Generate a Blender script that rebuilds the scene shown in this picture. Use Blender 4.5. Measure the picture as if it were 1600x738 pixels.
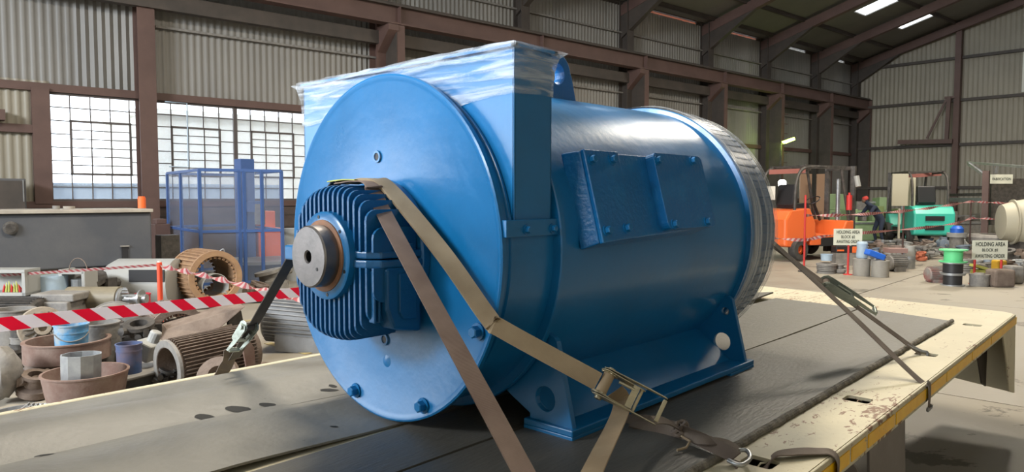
import bpy, bmesh, math, random
from mathutils import Vector, Matrix, noise
random.seed(7)
for o in list(bpy.data.objects): bpy.data.objects.remove(o)
sc = bpy.context.scene
COL = sc.collection
PI = math.pi
R = math.radians
# ------------------------------------------------------------ camera (X runs along the truck, Y across it, Z up)
FPX = 1110.0; CAMZ = 1.65
TH = math.atan(1023/1110.); PT = math.atan(62/1110.)
FW = Vector((math.cos(TH)*math.cos(PT), math.sin(TH)*math.cos(PT), -math.sin(PT)))
RT = Vector((math.sin(TH), -math.cos(TH), 0)); UP = RT.cross(FW)
ORG = Vector((0, 0, CAMZ))
cd = bpy.data.cameras.new('camera'); cam = bpy.data.objects.new('camera', cd); COL.objects.link(cam)
cd.sensor_width = 36; cd.lens = FPX/1600*36; cd.clip_end = 300; cd.clip_start = .05
m = Matrix((RT, UP, -FW)).transposed().to_4x4(); m.translation = ORG
cam.matrix_world = m
sc.camera = cam
# ------------------------------------------------------------ hall frame
AW = TH - math.atan(1310/1110.)            # long wall direction
W = Vector((math.cos(AW), math.sin(AW), 0)); N = Vector((-math.sin(AW), math.cos(AW), 0))
AB = TH + math.atan(1063/1110.)
B = Vector((-math.cos(AB), -math.sin(AB), 0))      # along the end wall, away from the corner into the hall
DW = 17.0; SC = 37.6
CORNER = W*SC + N*DW
NBK = Vector((math.sin(AB), -math.cos(AB), 0))
if NBK.dot(W) < 0: NBK = -NBK
# ------------------------------------------------------------ world, lights, exposure
wd = bpy.data.worlds.new('sky'); sc.world = wd; wd.use_nodes = True
bg = wd.node_tree.nodes['Background']; bg.inputs[0].default_value = (.83, .91, 1, 1); bg.inputs[1].default_value = 6.0
def area(name, loc, target, sx, sy, power, col):
    l = bpy.data.lights.new(name, 'AREA'); l.shape = 'RECTANGLE'; l.size = sx; l.size_y = sy; l.energy = power; l.color = col
    o = bpy.data.objects.new(name, l); COL.objects.link(o); o.location = loc
    o.rotation_euler = (Vector(target)-Vector(loc)).to_track_quat('-Z', 'Y').to_euler()
    return o
# daylight through the tall doorway in the window wall, behind the camera to the left
area('doorway_daylight', W*-15+N*16.7+Vector((0, 0, 3.9)), W*-4+N*4+Vector((0, 0, 2.5)), 13, 3.2, 500, (.86, .94, 1))
# added fill light, high and out of view, to brighten the motor front
area('motor_front_fill', W*-12.5+N*4.2+Vector((0, 0, 7.4)), W*1.5+N*2+Vector((0, 0, 1.6)), 9, 3.0, 5200, (.90, .95, 1))
# added warm fill lights under the roof, with no lamp fittings there
for s_, d_ in ((3, 6), (14, 6), (24, 6)):
    area('under_roof_fill', W*s_+N*d_+Vector((0, 0, 8.4)), W*s_+N*d_, 2.6, .9, 900, (1, .9, .74))
sc.view_settings.view_transform = 'Standard'; sc.view_settings.look = 'None'
sc.view_settings.exposure = 0.0; sc.view_settings.gamma = 1; sc.view_settings.use_curve_mapping = False

def ray(x, y): return FW + RT*((x-800)/FPX) - UP*((y-369)/FPX)
def atz(x, y, z=0.0):
    d = ray(x, y); return ORG + d*((z-CAMZ)/d.z)
def atd(x, y, dep): return ORG + ray(x, y)*dep
def wallp(s, z, off=0.0): return W*s + N*(DW-off) + Vector((0, 0, z))
def backp(b, z, off=0.0): return CORNER + B*b - NBK*off + Vector((0, 0, z))
# ------------------------------------------------------------ materials
MATS = {}
def nt(name):
    mt = bpy.data.materials.new(name); mt.use_nodes = True
    t = mt.node_tree; b = t.nodes['Principled BSDF']; MATS[name] = mt
    return mt, t, b
def mat(name, col, rough=.6, metal=0., col2=None, scale=6., bump=0., bscale=None, coat=0., contrast=(.35, .65), spec=.5, stretch=None, coord='Object', rvar=0.):
    """plain surface with a second colour mottled in by noise and fine relief"""
    mt, t, b = nt(name); L = t.links; N_ = t.nodes
    b.inputs['Roughness'].default_value = rough; b.inputs['Metallic'].default_value = metal
    b.inputs['Coat Weight'].default_value = coat; b.inputs['Coat Roughness'].default_value = .12
    b.inputs['Specular IOR Level'].default_value = spec
    b.inputs['Base Color'].default_value = (*col, 1)
    if col2 or bump or rvar:
        tc = N_.new('ShaderNodeTexCoord'); mp = N_.new('ShaderNodeMapping'); L.new(tc.outputs[coord], mp.inputs[0])
        if stretch: mp.inputs['Scale'].default_value = stretch
    if col2 or rvar:
        nz = N_.new('ShaderNodeTexNoise'); nz.inputs['Scale'].default_value = scale; nz.inputs['Detail'].default_value = 7; nz.inputs['Roughness'].default_value = .62
        L.new(mp.outputs[0], nz.inputs['Vector'])
    if col2:
        cr = N_.new('ShaderNodeValToRGB'); cr.color_ramp.elements[0].position = contrast[0]; cr.color_ramp.elements[1].position = contrast[1]
        cr.color_ramp.elements[0].color = (*col, 1); cr.color_ramp.elements[1].color = (*col2, 1)
        L.new(nz.outputs['Fac'], cr.inputs[0]); L.new(cr.outputs[0], b.inputs['Base Color'])
    if rvar:
        mr = N_.new('ShaderNodeMapRange'); mr.inputs[3].default_value = rough-rvar; mr.inputs[4].default_value = rough+rvar
        mr.inputs[1].default_value = .3; mr.inputs[2].default_value = .7
        L.new(nz.outputs['Fac'], mr.inputs[0]); L.new(mr.outputs[0], b.inputs['Roughness'])
    if bump:
        n2 = N_.new('ShaderNodeTexNoise'); n2.inputs['Scale'].default_value = bscale or scale*5; n2.inputs['Detail'].default_value = 5
        L.new(mp.outputs[0], n2.inputs['Vector'])
        bp = N_.new('ShaderNodeBump'); bp.inputs['Strength'].default_value = bump; bp.inputs['Distance'].default_value = .01
        L.new(n2.outputs['Fac'], bp.inputs['Height']); L.new(bp.outputs[0], b.inputs['Normal'])
    return mt
def emis(name, col, st):
    mt, t, b = nt(name); b.inputs['Base Color'].default_value = (*col, 1)
    b.inputs['Emission Color'].default_value = (*col, 1); b.inputs['Emission Strength'].default_value = st; return mt
BLUE = mat('blue_gloss_paint', (.004, .132, .335), .32, 0, (.005, .158, .40), 3, .12, 22, coat=.2, rvar=.05)
BLUEO = mat('blue_orange_peel_paint', (.003, .135, .38), .33, 0, (.01, .18, .44), 9, .28, 60, coat=.35, contrast=(.5, .72))
BLUED = mat('blue_paint_on_castings', (.003, .088, .24), .4, 0, (.004, .112, .29), 4, .2, 60, coat=.15)
STEELD = mat('machined_shaft_steel', (.17, .16, .155), .38, .85, (.24, .22, .21), 8, .05, 80)
ORANGE_R = mat('rusty_seal', (.35, .17, .09), .7, 0, (.22, .13, .09), 14)
CREAM = mat('chipped_cream_deck_paint', (.52, .47, .33), .55, 0, (.60, .54, .38), 2.2, .2, 50)
YEL = mat('yellow_reflective_strip', (.95, .56, .005), .4, 0, (.88, .46, .008), 12, .1, 60)
RUBBER = mat('worn_rubber_mat', (.075, .072, .062), .5, 0, (.115, .108, .092), 2.3, .25, 40, stretch=(.5, 2, 1), spec=.5, rvar=.08)
RUBBERL = mat('pale_dusty_rubber_sheet', (.135, .13, .115), .5, 0, (.20, .19, .165), 2.0, .2, 30, rvar=.08)
RUBBERE = mat('frayed_rubber_edge', (.10, .09, .075), .9, 0, (.27, .245, .20), 30, .8, 90)
CONC = mat('worn_concrete_floor', (.23, .205, .165), .55, 0, (.33, .295, .235), .55, .15, 14, rvar=.12, contrast=(.3, .7))
CLAD = mat('corrugated_grey_cladding', (.175, .17, .16), .5, 0, (.275, .262, .235), .5, 0, stretch=(1, 1, .35), contrast=(.3, .7))
CLADB = mat('corrugated_tan_cladding', (.25, .228, .18), .5, 0, (.32, .29, .225), .35, 0, contrast=(.3, .7))
ROOFM = mat('roof_underside', (.15, .143, .125), .7, 0, (.19, .18, .155), .4)
MAROON = mat('maroon_red_oxide_steel', (.095, .055, .046), .6, 0, (.125, .073, .06), 1.5)
DARKST = mat('dark_steelwork', (.05, .042, .036), .6, 0, (.075, .06, .05), 2)
WFRAME = mat('window_steel_frame', (.10, .085, .08), .6)
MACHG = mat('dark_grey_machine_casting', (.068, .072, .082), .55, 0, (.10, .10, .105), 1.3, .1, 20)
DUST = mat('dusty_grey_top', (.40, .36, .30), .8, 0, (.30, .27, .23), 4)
CAGEB = mat('blue_cage_steel', (.045, .10, .27), .5)
RUSTBR = mat('dusty_brown_casting', (.13, .095, .075), .8, 0, (.20, .155, .125), 7, .4, 50)
RUSTRED = mat('rust_red_rim', (.155, .085, .064), .8, 0, (.22, .155, .125), 6, .3, 40)
GREYC = mat('grey_dusty_casting', (.17, .16, .15), .7, 0, (.26, .245, .22), 8, .3, 40)
DARKC = mat('dark_oily_casting', (.035, .032, .03), .5, 0, (.09, .08, .07), 9, .4, 40)
PALEC = mat('pale_grey_paint', (.33, .33, .315), .5, 0, (.33, .33, .31), 5, .1, 30)
TANST = mat('tan_painted_stator', (.36, .22, .12), .7, 0, (.28, .17, .10), 8, .3, 40)
GALV = mat('galvanised_steel', (.42, .43, .43), .35, .6, (.30, .31, .32), 9, .1, 30)
PALEBL = mat('pale_blue_plastic', (.40, .50, .58), .5, 0, (.32, .42, .52), 5)
BUCKB = mat('scuffed_blue_bucket', (.10, .30, .52), .5, 0, (.30, .36, .40), 7, .2, 40, contrast=(.45, .6))
TINP = mat('purple_grey_tin', (.13, .105, .14), .5, 0, (.05, .09, .20), 3.5, contrast=(.4, .6))
TINR = mat('red_tin', (.50, .03, .05), .4)
TINW = mat('white_label', (.6, .58, .45), .6)
YELOX = mat('mustard_paint', (.55, .33, .03), .6)
BRASS = mat('brassy_zinc_ratchet', (.50, .43, .27), .4, .75, (.36, .33, .24), 14, .2, 60)
ZINC = mat('zinc_ratchet', (.40, .44, .38), .4, .7, (.3, .33, .29), 14, .2, 60)
GREENF = mat('green_reel', (.13, .62, .26), .5)
BLACKP = mat('black_plastic', (.02, .02, .022), .45)
TYRE = mat('tyre_rubber', (.028, .026, .025), .8, 0, (.06, .055, .05), 9)
FORKO = mat('orange_forklift_paint', (.80, .15, .035), .4, coat=.2)
FORKT = mat('teal_forklift_paint', (.05, .50, .38), .4, coat=.2)
FORKTR = mat('cream_panel', (.45, .42, .32), .6)
REDP = mat('red_post_paint', (.55, .035, .03), .5)
ORP = mat('fluorescent_orange_post', (.80, .08, .03), .5)
GREENM = mat('pale_green_machine_paint', (.30, .42, .22), .5, 0, (.24, .34, .18), 2)
BRIGHTB = mat('bright_blue_plastic', (.02, .13, .60), .45)
WHITEP = mat('white_paint', (.66, .65, .58), .5)
SIGNW = mat('sign_board_cream', (.68, .68, .56), .6)
SIGNK = mat('sign_black_letters', (.03, .04, .03), .6)
BLOCKW = mat('dark_brown_block_wall', (.07, .052, .045), .8, 0, (.10, .075, .065), 3)
CLOTH = mat('blue_work_clothes', (.03, .04, .07), .9)
SKIN = mat('brown_skin', (.20, .11, .07), .6)
REDC = mat('red_cloth', (.5, .05, .04), .8)
FLAP = mat('grey_brown_mudguard', (.19, .165, .15), .6, 0, (.25, .22, .2), 3, .1, 20)
PATCH = mat('dark_spill_stain', (.012, .012, .011), .8)
WOODF = mat('weathered_brown_board', (.25, .15, .09), .7)
LAMPW = emis('white_lamp', (1, 1, .95), 14)
LAMPG = emis('green_lamp', (.62, 1, .12), 9)
HIVIS = mat('yellow_reel_lime', (.45, .48, .12), .6)
EXTW = mat('outdoor_rendered_wall', (.80, .77, .70), .8, 0, (.74, .72, .66), .5)
EXTB = mat('outdoor_blue_sheet', (.30, .42, .60), .7)
EXTG = mat('outdoor_yard', (.5, .48, .43), .9)

def web_mat(name, c1, c2):
    """woven webbing: fine ribs across the strap"""
    mt, t, b = nt(name); L = t.links; A = t.nodes
    b.inputs['Roughness'].default_value = .85
    tc = A.new('ShaderNodeTexCoord'); wv = A.new('ShaderNodeTexWave'); wv.inputs['Scale'].default_value = 60; wv.bands_direction = 'Y'
    L.new(tc.outputs['UV'], wv.inputs['Vector'])
    nz = A.new('ShaderNodeTexNoise'); nz.inputs['Scale'].default_value = 9; nz.inputs['Detail'].default_value = 8
    L.new(tc.outputs['Object'], nz.inputs['Vector'])
    cr = A.new('ShaderNodeValToRGB'); cr.color_ramp.elements[0].color = (*c1, 1); cr.color_ramp.elements[1].color = (*c2, 1)
    cr.color_ramp.elements[0].position = .35; cr.color_ramp.elements[1].position = .7
    L.new(nz.outputs['Fac'], cr.inputs[0]); L.new(cr.outputs[0], b.inputs['Base Color'])
    bp = A.new('ShaderNodeBump'); bp.inputs['Strength'].default_value = .35; bp.inputs['Distance'].default_value = .002
    L.new(wv.outputs['Fac'], bp.inputs['Height']); L.new(bp.outputs[0], b.inputs['Normal'])
    return mt
WEBA = web_mat('brown_webbing', (.17, .115, .09), (.25, .18, .145))
WEBB = web_mat('tan_sleeve_webbing', (.30, .225, .14), (.40, .31, .20))
WEBD = web_mat('dark_webbing', (.05, .042, .035), (.09, .075, .06))
WEBR = web_mat('grey_brown_webbing', (.13, .10, .08), (.19, .155, .125))

def wrap_mat(name='clear_stretch_film', sc_=(1.5, 1.2, 14), rot=.25):
    """clear stretch film: mostly see-through with glossy creases and milky streaks"""
    mt, t, b = nt(name); L = t.links; A = t.nodes
    out = A['Material Output']
    tr = A.new('ShaderNodeBsdfTransparent'); mx = A.new('ShaderNodeMixShader')
    b.inputs['Base Color'].default_value = (.75, .8, .85, 1); b.inputs['Roughness'].default_value = .22
    tc = A.new('ShaderNodeTexCoord'); mp = A.new('ShaderNodeMapping'); mp.inputs['Scale'].default_value = sc_; mp.inputs['Rotation'].default_value = (rot, .0, .0)
    L.new(tc.outputs['Object'], mp.inputs[0])
    nz = A.new('ShaderNodeTexNoise'); nz.inputs['Scale'].default_value = 3.2; nz.inputs['Detail'].default_value = 9; nz.inputs['Distortion'].default_value = .6
    L.new(mp.outputs[0], nz.inputs['Vector'])
    cr = A.new('ShaderNodeMapRange'); cr.inputs[1].default_value = .40; cr.inputs[2].default_value = .72; cr.inputs[3].default_value = .06; cr.inputs[4].default_value = .65
    L.new(nz.outputs['Fac'], cr.inputs[0]); L.new(cr.outputs[0], mx.inputs[0])
    L.new(tr.outputs[0], mx.inputs[1]); L.new(b.outputs[0], mx.inputs[2]); L.new(mx.outputs[0], out.inputs[0])
    bp = A.new('ShaderNodeBump'); bp.inputs['Strength'].default_value = .7; bp.inputs['Distance'].default_value = .01
    L.new(nz.outputs['Fac'], bp.inputs['Height']); L.new(bp.outputs[0], b.inputs['Normal'])
    return mt
FILM = wrap_mat()
FILM2 = wrap_mat('wound_stretch_film', (22, .7, .7), 0)
def see(name, col, fac, rough=.4):
    mt, t, b = nt(name); L = t.links; A = t.nodes
    b.inputs['Base Color'].default_value = (*col, 1); b.inputs['Roughness'].default_value = rough
    tr = A.new('ShaderNodeBsdfTransparent'); mx = A.new('ShaderNodeMixShader'); mx.inputs[0].default_value = fac
    L.new(tr.outputs[0], mx.inputs[1]); L.new(b.outputs[0], mx.inputs[2]); L.new(mx.outputs[0], A['Material Output'].inputs[0])
    return mt
MESHM = see('fine_wire_mesh', (.20, .24, .34), .38)
GLASS = see('dusty_window_glass', (.75, .82, .86), .22, .3)
GLASSO = see('orange_translucent_strip', (.95, .30, .08), .55, .5)
SKYL = see('skylight_sheet', (.9, .88, .8), .25, .5)
def clad_dirt(): pass
def rim_chip(mt, rust, thr, sc_, st=(1, 1, 1), edgeY=None):
    """chips of bare rust over an existing painted material"""
    t = mt.node_tree; L = t.links; A = t.nodes; b = A['Principled BSDF']
    src = b.inputs['Base Color'].links[0].from_socket if b.inputs['Base Color'].links else None
    tc = A.new('ShaderNodeTexCoord'); mp = A.new('ShaderNodeMapping'); mp.inputs['Scale'].default_value = st
    L.new(tc.outputs['Object'], mp.inputs[0])
    nz = A.new('ShaderNodeTexNoise'); nz.inputs['Scale'].default_value = sc_; nz.inputs['Detail'].default_value = 10; nz.inputs['Roughness'].default_value = .7; nz.inputs['Distortion'].default_value = 1.2
    L.new(mp.outputs[0], nz.inputs['Vector'])
    n3 = A.new('ShaderNodeTexNoise'); n3.inputs['Scale'].default_value = 1.1; L.new(mp.outputs[0], n3.inputs['Vector'])
    ad = A.new('ShaderNodeMath'); ad.operation = 'MULTIPLY_ADD'; ad.inputs[1].default_value = .45; L.new(n3.outputs['Fac'], ad.inputs[0]); L.new(nz.outputs['Fac'], ad.inputs[2])
    mr = A.new('ShaderNodeMapRange'); mr.inputs[1].default_value = thr; mr.inputs[2].default_value = thr+.035
    L.new(ad.outputs[0], mr.inputs[0])
    mx = A.new('ShaderNodeMix'); mx.data_type = 'RGBA'; mx.inputs[7].default_value = (*rust, 1)
    L.new(mr.outputs[0], mx.inputs[0]); L.new(src, mx.inputs[6]); L.new(mx.outputs[2], b.inputs['Base Color'])
rim_chip(CREAM, (.20, .10, .05), .845, 13, (1, 2.2, 1))
def scratches(mt, col, x0, x1, y0, y1):
    """thin rust scratches, denser towards the rear edge of the deck (object coordinates)"""
    t = mt.node_tree; L = t.links; A = t.nodes; b = A['Principled BSDF']; src = b.inputs['Base Color'].links[0].from_socket
    tc = A.new('ShaderNodeTexCoord'); sp_ = A.new('ShaderNodeSeparateXYZ'); L.new(tc.outputs['Object'], sp_.inputs[0])
    ga = A.new('ShaderNodeMapRange'); ga.inputs[1].default_value = x0; ga.inputs[2].default_value = x1; L.new(sp_.outputs[0], ga.inputs[0])
    gb = A.new('ShaderNodeMapRange'); gb.inputs[1].default_value = y0; gb.inputs[2].default_value = y1; L.new(sp_.outputs[1], gb.inputs[0])
    gm = A.new('ShaderNodeMath'); gm.operation = 'MULTIPLY'; L.new(ga.outputs[0], gm.inputs[0]); L.new(gb.outputs[0], gm.inputs[1])
    acc = None
    for rot, st in ((.5, (2, 16, 1)), (-.7, (3, 20, 1)), (1.4, (2, 14, 1))):
        mp = A.new('ShaderNodeMapping'); mp.inputs['Rotation'].default_value = (0, 0, rot); mp.inputs['Scale'].default_value = st; L.new(tc.outputs['Object'], mp.inputs[0])
        nz = A.new('ShaderNodeTexNoise'); nz.inputs['Scale'].default_value = 2.2; nz.inputs['Detail'].default_value = 4; nz.inputs['Distortion'].default_value = .4; L.new(mp.outputs[0], nz.inputs['Vector'])
        if acc is None: acc = nz.outputs['Fac']
        else: mx_ = A.new('ShaderNodeMath'); mx_.operation = 'MAXIMUM'; L.new(acc, mx_.inputs[0]); L.new(nz.outputs['Fac'], mx_.inputs[1]); acc = mx_.outputs[0]
    ad = A.new('ShaderNodeMath'); ad.operation = 'MULTIPLY_ADD'; ad.inputs[1].default_value = .12; L.new(gm.outputs[0], ad.inputs[0]); L.new(acc, ad.inputs[2])
    mr = A.new('ShaderNodeMapRange'); mr.inputs[1].default_value = .745; mr.inputs[2].default_value = .79; mr.inputs[4].default_value = .8; L.new(ad.outputs[0], mr.inputs[0])
    mx = A.new('ShaderNodeMix'); mx.data_type = 'RGBA'; mx.inputs[7].default_value = (*col, 1); L.new(mr.outputs[0], mx.inputs[0]); L.new(src, mx.inputs[6]); L.new(mx.outputs[2], b.inputs['Base Color'])
scratches(CREAM, (.30, .15, .07), 1.9, 3.1, -.9, -.3)
rim_chip(YEL, (.33, .27, .19), .90, 9)
rim_chip(RUBBERL, (.045, .045, .04), .93, 5)
rim_chip(CONC, (.13, .115, .09), .86, 1.2)
# ------------------------------------------------------------ building helpers
WM = {}
def tag(o, label=None, cat=None, group=None, kind=None):
    if label: o['label'] = label
    if cat: o['category'] = cat
    if group: o['group'] = group
    if kind: o['kind'] = kind
    return o
def empty(name, loc, label=None, cat=None, group=None, rz=0, kind=None):
    o = bpy.data.objects.new(name, None); COL.objects.link(o); o.location = loc; o.rotation_euler = (0, 0, rz)
    o.empty_display_size = .1
    WM[o.name] = Matrix.Translation(Vector(loc)) @ Matrix.Rotation(rz, 4, 'Z')
    return tag(o, label, cat, group, kind)
class MB:
    """collects vertices and faces; build() links them as ONE mesh object"""
    def __init__(s): s.v = []; s.f = []; s.uv = None
    def add(s, vs, fs):
        k = len(s.v); s.v += [Vector(v) for v in vs]; s.f += [tuple(i+k for i in f) for f in fs]; return s
    def box(s, c, d, M=None):
        x, y, z = d[0]/2, d[1]/2, d[2]/2
        vs = [Vector((a, b, e)) for a in (-x, x) for b in (-y, y) for e in (-z, z)]
        if M is not None: vs = [M @ v for v in vs]
        vs = [v+Vector(c) for v in vs]
        return s.add(vs, [(0, 1, 3, 2), (4, 6, 7, 5), (0, 4, 5, 1), (2, 3, 7, 6), (0, 2, 6, 4), (1, 5, 7, 3)])
    def obox(s, o, ax, ay, az):
        """box from corner o with edge vectors"""
        o = Vector(o); ax, ay, az = Vector(ax), Vector(ay), Vector(az)
        vs = [o+ax*i+ay*j+az*k for i in (0, 1) for j in (0, 1) for k in (0, 1)]
        return s.add(vs, [(0, 1, 3, 2), (4, 6, 7, 5), (0, 4, 5, 1), (2, 3, 7, 6), (0, 2, 6, 4), (1, 5, 7, 3)])
    def bar(s, a, b, w, h, up=(0, 0, 1)):
        a, b = Vector(a), Vector(b); d = b-a; u = Vector(up)
        if abs(d.normalized().dot(u)) > .98: u = Vector((1, 0, 0))
        x = d.cross(u).normalized(); y = x.cross(d).normalized()
        return s.obox(a-x*w/2-y*h/2, d, x*w, y*h)
    def cyl(s, a, b, r, n=16, r2=None, cap=True):
        a, b = Vector(a), Vector(b); r2 = r if r2 is None else r2
        return s.lathe(a, b-a, [(0, r), ((b-a).length, r2)], n, cap)
    def lathe(s, o, ax, prof, n=24, cap=True, a0=0, a1=2*PI, ref=None):
        o = Vector(o); ax = Vector(ax).normalized()
        u = Vector(ref) if ref else (Vector((0, 0, 1)) if abs(ax.z) < .9 else Vector((1, 0, 0)))
        x = (u-ax*u.dot(ax)).normalized(); y = ax.cross(x)
        full = abs(a1-a0-2*PI) < 1e-6; m_ = n if full else n+1
        vs = []
        for h, r in prof:
            for i in range(m_):
                t = a0+(a1-a0)*i/n
                vs.append(o+ax*h+(x*math.cos(t)+y*math.sin(t))*r)
        fs = []
        for j in range(len(prof)-1):
            for i in range(n):
                i2 = (i+1) % m_
                fs.append((j*m_+i, j*m_+i2, (j+1)*m_+i2, (j+1)*m_+i))
        if cap and full:
            if prof[0][1] > 1e-4: fs.append(tuple(range(m_))[::-1])
            if prof[-1][1] > 1e-4: fs.append(tuple((len(prof)-1)*m_+i for i in range(m_)))
        return s.add(vs, fs)
    def prism(s, pts, d, holes=()):
        """flat polygon (3D points) pushed along d; optional holes as point lists (bridged by triangulation)"""
        d = Vector(d); bm = bmesh.new()
        from mathutils.geometry import tessellate_polygon
        loops = [list(map(Vector, pts))]+[list(map(Vector, h)) for h in holes]
        flat = [p for l in loops for p in l]; tris = tessellate_polygon(loops); n = len(flat)
        vs = flat+[p+d for p in flat]; fs = [tuple(t) for t in tris]+[tuple(i+n for i in t)[::-1] for t in tris]
        k = 0
        for l in loops:
            for i in range(len(l)):
                a, b = k+i, k+(i+1) % len(l); fs.append((a, b, b+n, a+n))
            k += len(l)
        bm.free(); return s.add(vs, fs)
    def tube(s, pts, r, n=8, closed=False):
        pts = [Vector(p) for p in pts]; m_ = len(pts); vs = []; prev = None
        for i, p in enumerate(pts):
            if closed: d = pts[(i+1) % m_]-pts[i-1]
            else: d = pts[min(i+1, m_-1)]-pts[max(i-1, 0)]
            d.normalize()
            if prev is None: u = Vector((0, 0, 1)) if abs(d.z) < .9 else Vector((1, 0, 0)); x = d.cross(u).normalized()
            else: x = (prev-d*prev.dot(d)).normalized()
            prev = x; y = d.cross(x)
            for k in range(n):
                t = 2*PI*k/n; vs.append(p+(x*math.cos(t)+y*math.sin(t))*r)
        fs = []
        for i in range(m_ if closed else m_-1):
            for k in range(n):
                a = i*n+k; b = i*n+(k+1) % n; c = ((i+1) % m_)*n+(k+1) % n; d_ = ((i+1) % m_)*n+k
                fs.append((a, b, c, d_))
        if not closed: fs += [tuple(range(n))[::-1], tuple((m_-1)*n+k for k in range(n))]
        return s.add(vs, fs)
    def ribbon(s, pts, wdirs, w, th):
        """flat strap through pts; wdirs = width direction per point"""
        pts = [Vector(p) for p in pts]; m_ = len(pts); vs = []
        if not isinstance(wdirs, list): wdirs = [wdirs]*m_
        for i, p in enumerate(pts):
            d = (pts[min(i+1, m_-1)]-pts[max(i-1, 0)]).normalized()
            x = Vector(wdirs[i]); x = (x-d*x.dot(d)).normalized(); y = d.cross(x)
            wi = w[i] if isinstance(w, (list, tuple)) else w
            for a, b in ((-1, -1), (1, -1), (1, 1), (-1, 1)): vs.append(p+x*wi/2*a+y*th/2*b)
        fs = [(3, 2, 1, 0), tuple((m_-1)*4+k for k in range(4))]
        for i in range(m_-1):
            for k in range(4): fs.append((i*4+k, i*4+(k+1) % 4, (i+1)*4+(k+1) % 4, (i+1)*4+k))
        return s.add(vs, fs)
    def grid(s, fn, nu, nv, th=0, thd=(0, 0, -1)):
        vs = [Vector(fn(i/nu, j/nv)) for i in range(nu+1) for j in range(nv+1)]
        fs = [(i*(nv+1)+j, (i+1)*(nv+1)+j, (i+1)*(nv+1)+j+1, i*(nv+1)+j+1) for i in range(nu) for j in range(nv)]
        if th:
            k = len(vs); D = Vector(thd)*th; vs += [v+D for v in vs[:k]]
            fs += [tuple(i+k for i in f)[::-1] for f in fs[:]]
            e = [i*(nv+1) for i in range(nu+1)]; e2 = [i*(nv+1)+nv for i in range(nu+1)]; e3 = list(range(nv+1)); e4 = [nu*(nv+1)+j for j in range(nv+1)]
            for l in (e, e2, e3, e4):
                for a, b in zip(l, l[1:]): fs.append((a, b, b+k, a+k))
        return s.add(vs, fs)
    def build(s, name, mt, parent=None, smooth=None, bevel=0, kind=None, label=None, uvs=False, segs=2):
        me = bpy.data.meshes.new(name)
        M = WM[parent.name] if parent else Matrix.Identity(4)
        base = None
        inv = M.inverted()
        me.from_pydata([inv @ v for v in s.v], [], s.f)
        bm = bmesh.new(); bm.from_mesh(me); bmesh.ops.recalc_face_normals(bm, faces=bm.faces); bm.to_mesh(me); bm.free()
        me.materials.append(mt)
        o = bpy.data.objects.new(name, me); COL.objects.link(o)
        if parent: o.parent = parent
        WM[o.name] = M.copy()
        if smooth is not None:
            me.polygons.foreach_set('use_smooth', [True]*len(me.polygons))
            try: me.set_sharp_from_angle(angle=R(smooth))
            except Exception: pass
        if bevel:
            b = o.modifiers.new('bevel', 'BEVEL'); b.width = bevel; b.segments = segs; b.limit_method = 'ANGLE'; b.angle_limit = R(40); b.harden_normals = False
        if kind: o['kind'] = kind
        if label: o['label'] = label
        return o
def circ(c, u, v, r, n=24, r2=None):
    c, u, v = Vector(c), Vector(u), Vector(v); r2 = r2 or r
    return [c+u*r*math.cos(2*PI*i/n)+v*r2*math.sin(2*PI*i/n) for i in range(n)]
def solo(mb, name, mt, label, cat, group=None, base=None, **k):
    """a thing that is one mesh: its origin is put at its base"""
    lo = Vector((sum(v.x for v in mb.v)/len(mb.v), sum(v.y for v in mb.v)/len(mb.v), min(v.z for v in mb.v))) if base is None else Vector(base)
    s2 = MB(); s2.v = [v-lo for v in mb.v]; s2.f = mb.f
    o = s2.build(name, mt, None, **k); o.location = lo; WM[o.name] = Matrix.Translation(lo)
    return tag(o, label, cat, group)
def dup(o, loc=None, rz=None, parent=None, label=None, group=None, scale=None):
    c = o.copy(); COL.objects.link(c)
    if parent: c.parent = parent
    for ch in list(o.children): dup(ch, parent=c)
    if loc is not None: c.location = loc
    if rz is not None: c.rotation_euler = (0, 0, rz)
    if scale: c.scale = (scale,)*3 if not isinstance(scale, tuple) else scale
    if label: c['label'] = label
    if group: c['group'] = group
    return c
def bolt(parent, p, ax, r=.016, h=.014, mt=None, name='bolt'):
    mb = MB(); ax = Vector(ax).normalized(); p = Vector(p)
    mb.lathe(p, ax, [(0, r*1.45), (.004, r*1.45)], 14); mb.lathe(p+ax*.004, ax, [(0, r), (h, r), (h+.003, r*.8)], 6)
    return mb.build(name, mt or BLUE, parent)
# ============================================================ THE HALL
# floor: concrete slabs with joints
fl = empty('floor', (0, 0, 0), kind='structure')
MB().box((14, 4, -.11), (80, 60, .1)).build('floor_base', MACHG, fl)
sl = None
for i in range(-2, 8):
    for j in range(-3, 6):
        x0, y0 = i*6.0+.75, j*5.0-1.22
        if sl is None:
            sl = MB().box((0, 0, -.03), (5.982, 4.982, .06)).build('floor_slab', CONC, fl); s_ = sl
        else: s_ = sl.copy(); COL.objects.link(s_); s_.parent = fl
        s_.location = (x0+3, y0+2.5, 0)
for n_, (a, b) in enumerate((((364, 504), (430, 496)), ((418, 536), (482, 553)), ((330, 515), (250, 530)))):
    p, q = atz(*a, .004), atz(*b, .004)
    MB().bar(p, q, .09, .004).build('painted_line', mat('yellow_floor_paint_%s' % 'abc'[n_], (.42, .31, .09), .6, 0, (.30, .26, .17), 8), fl)
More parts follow.
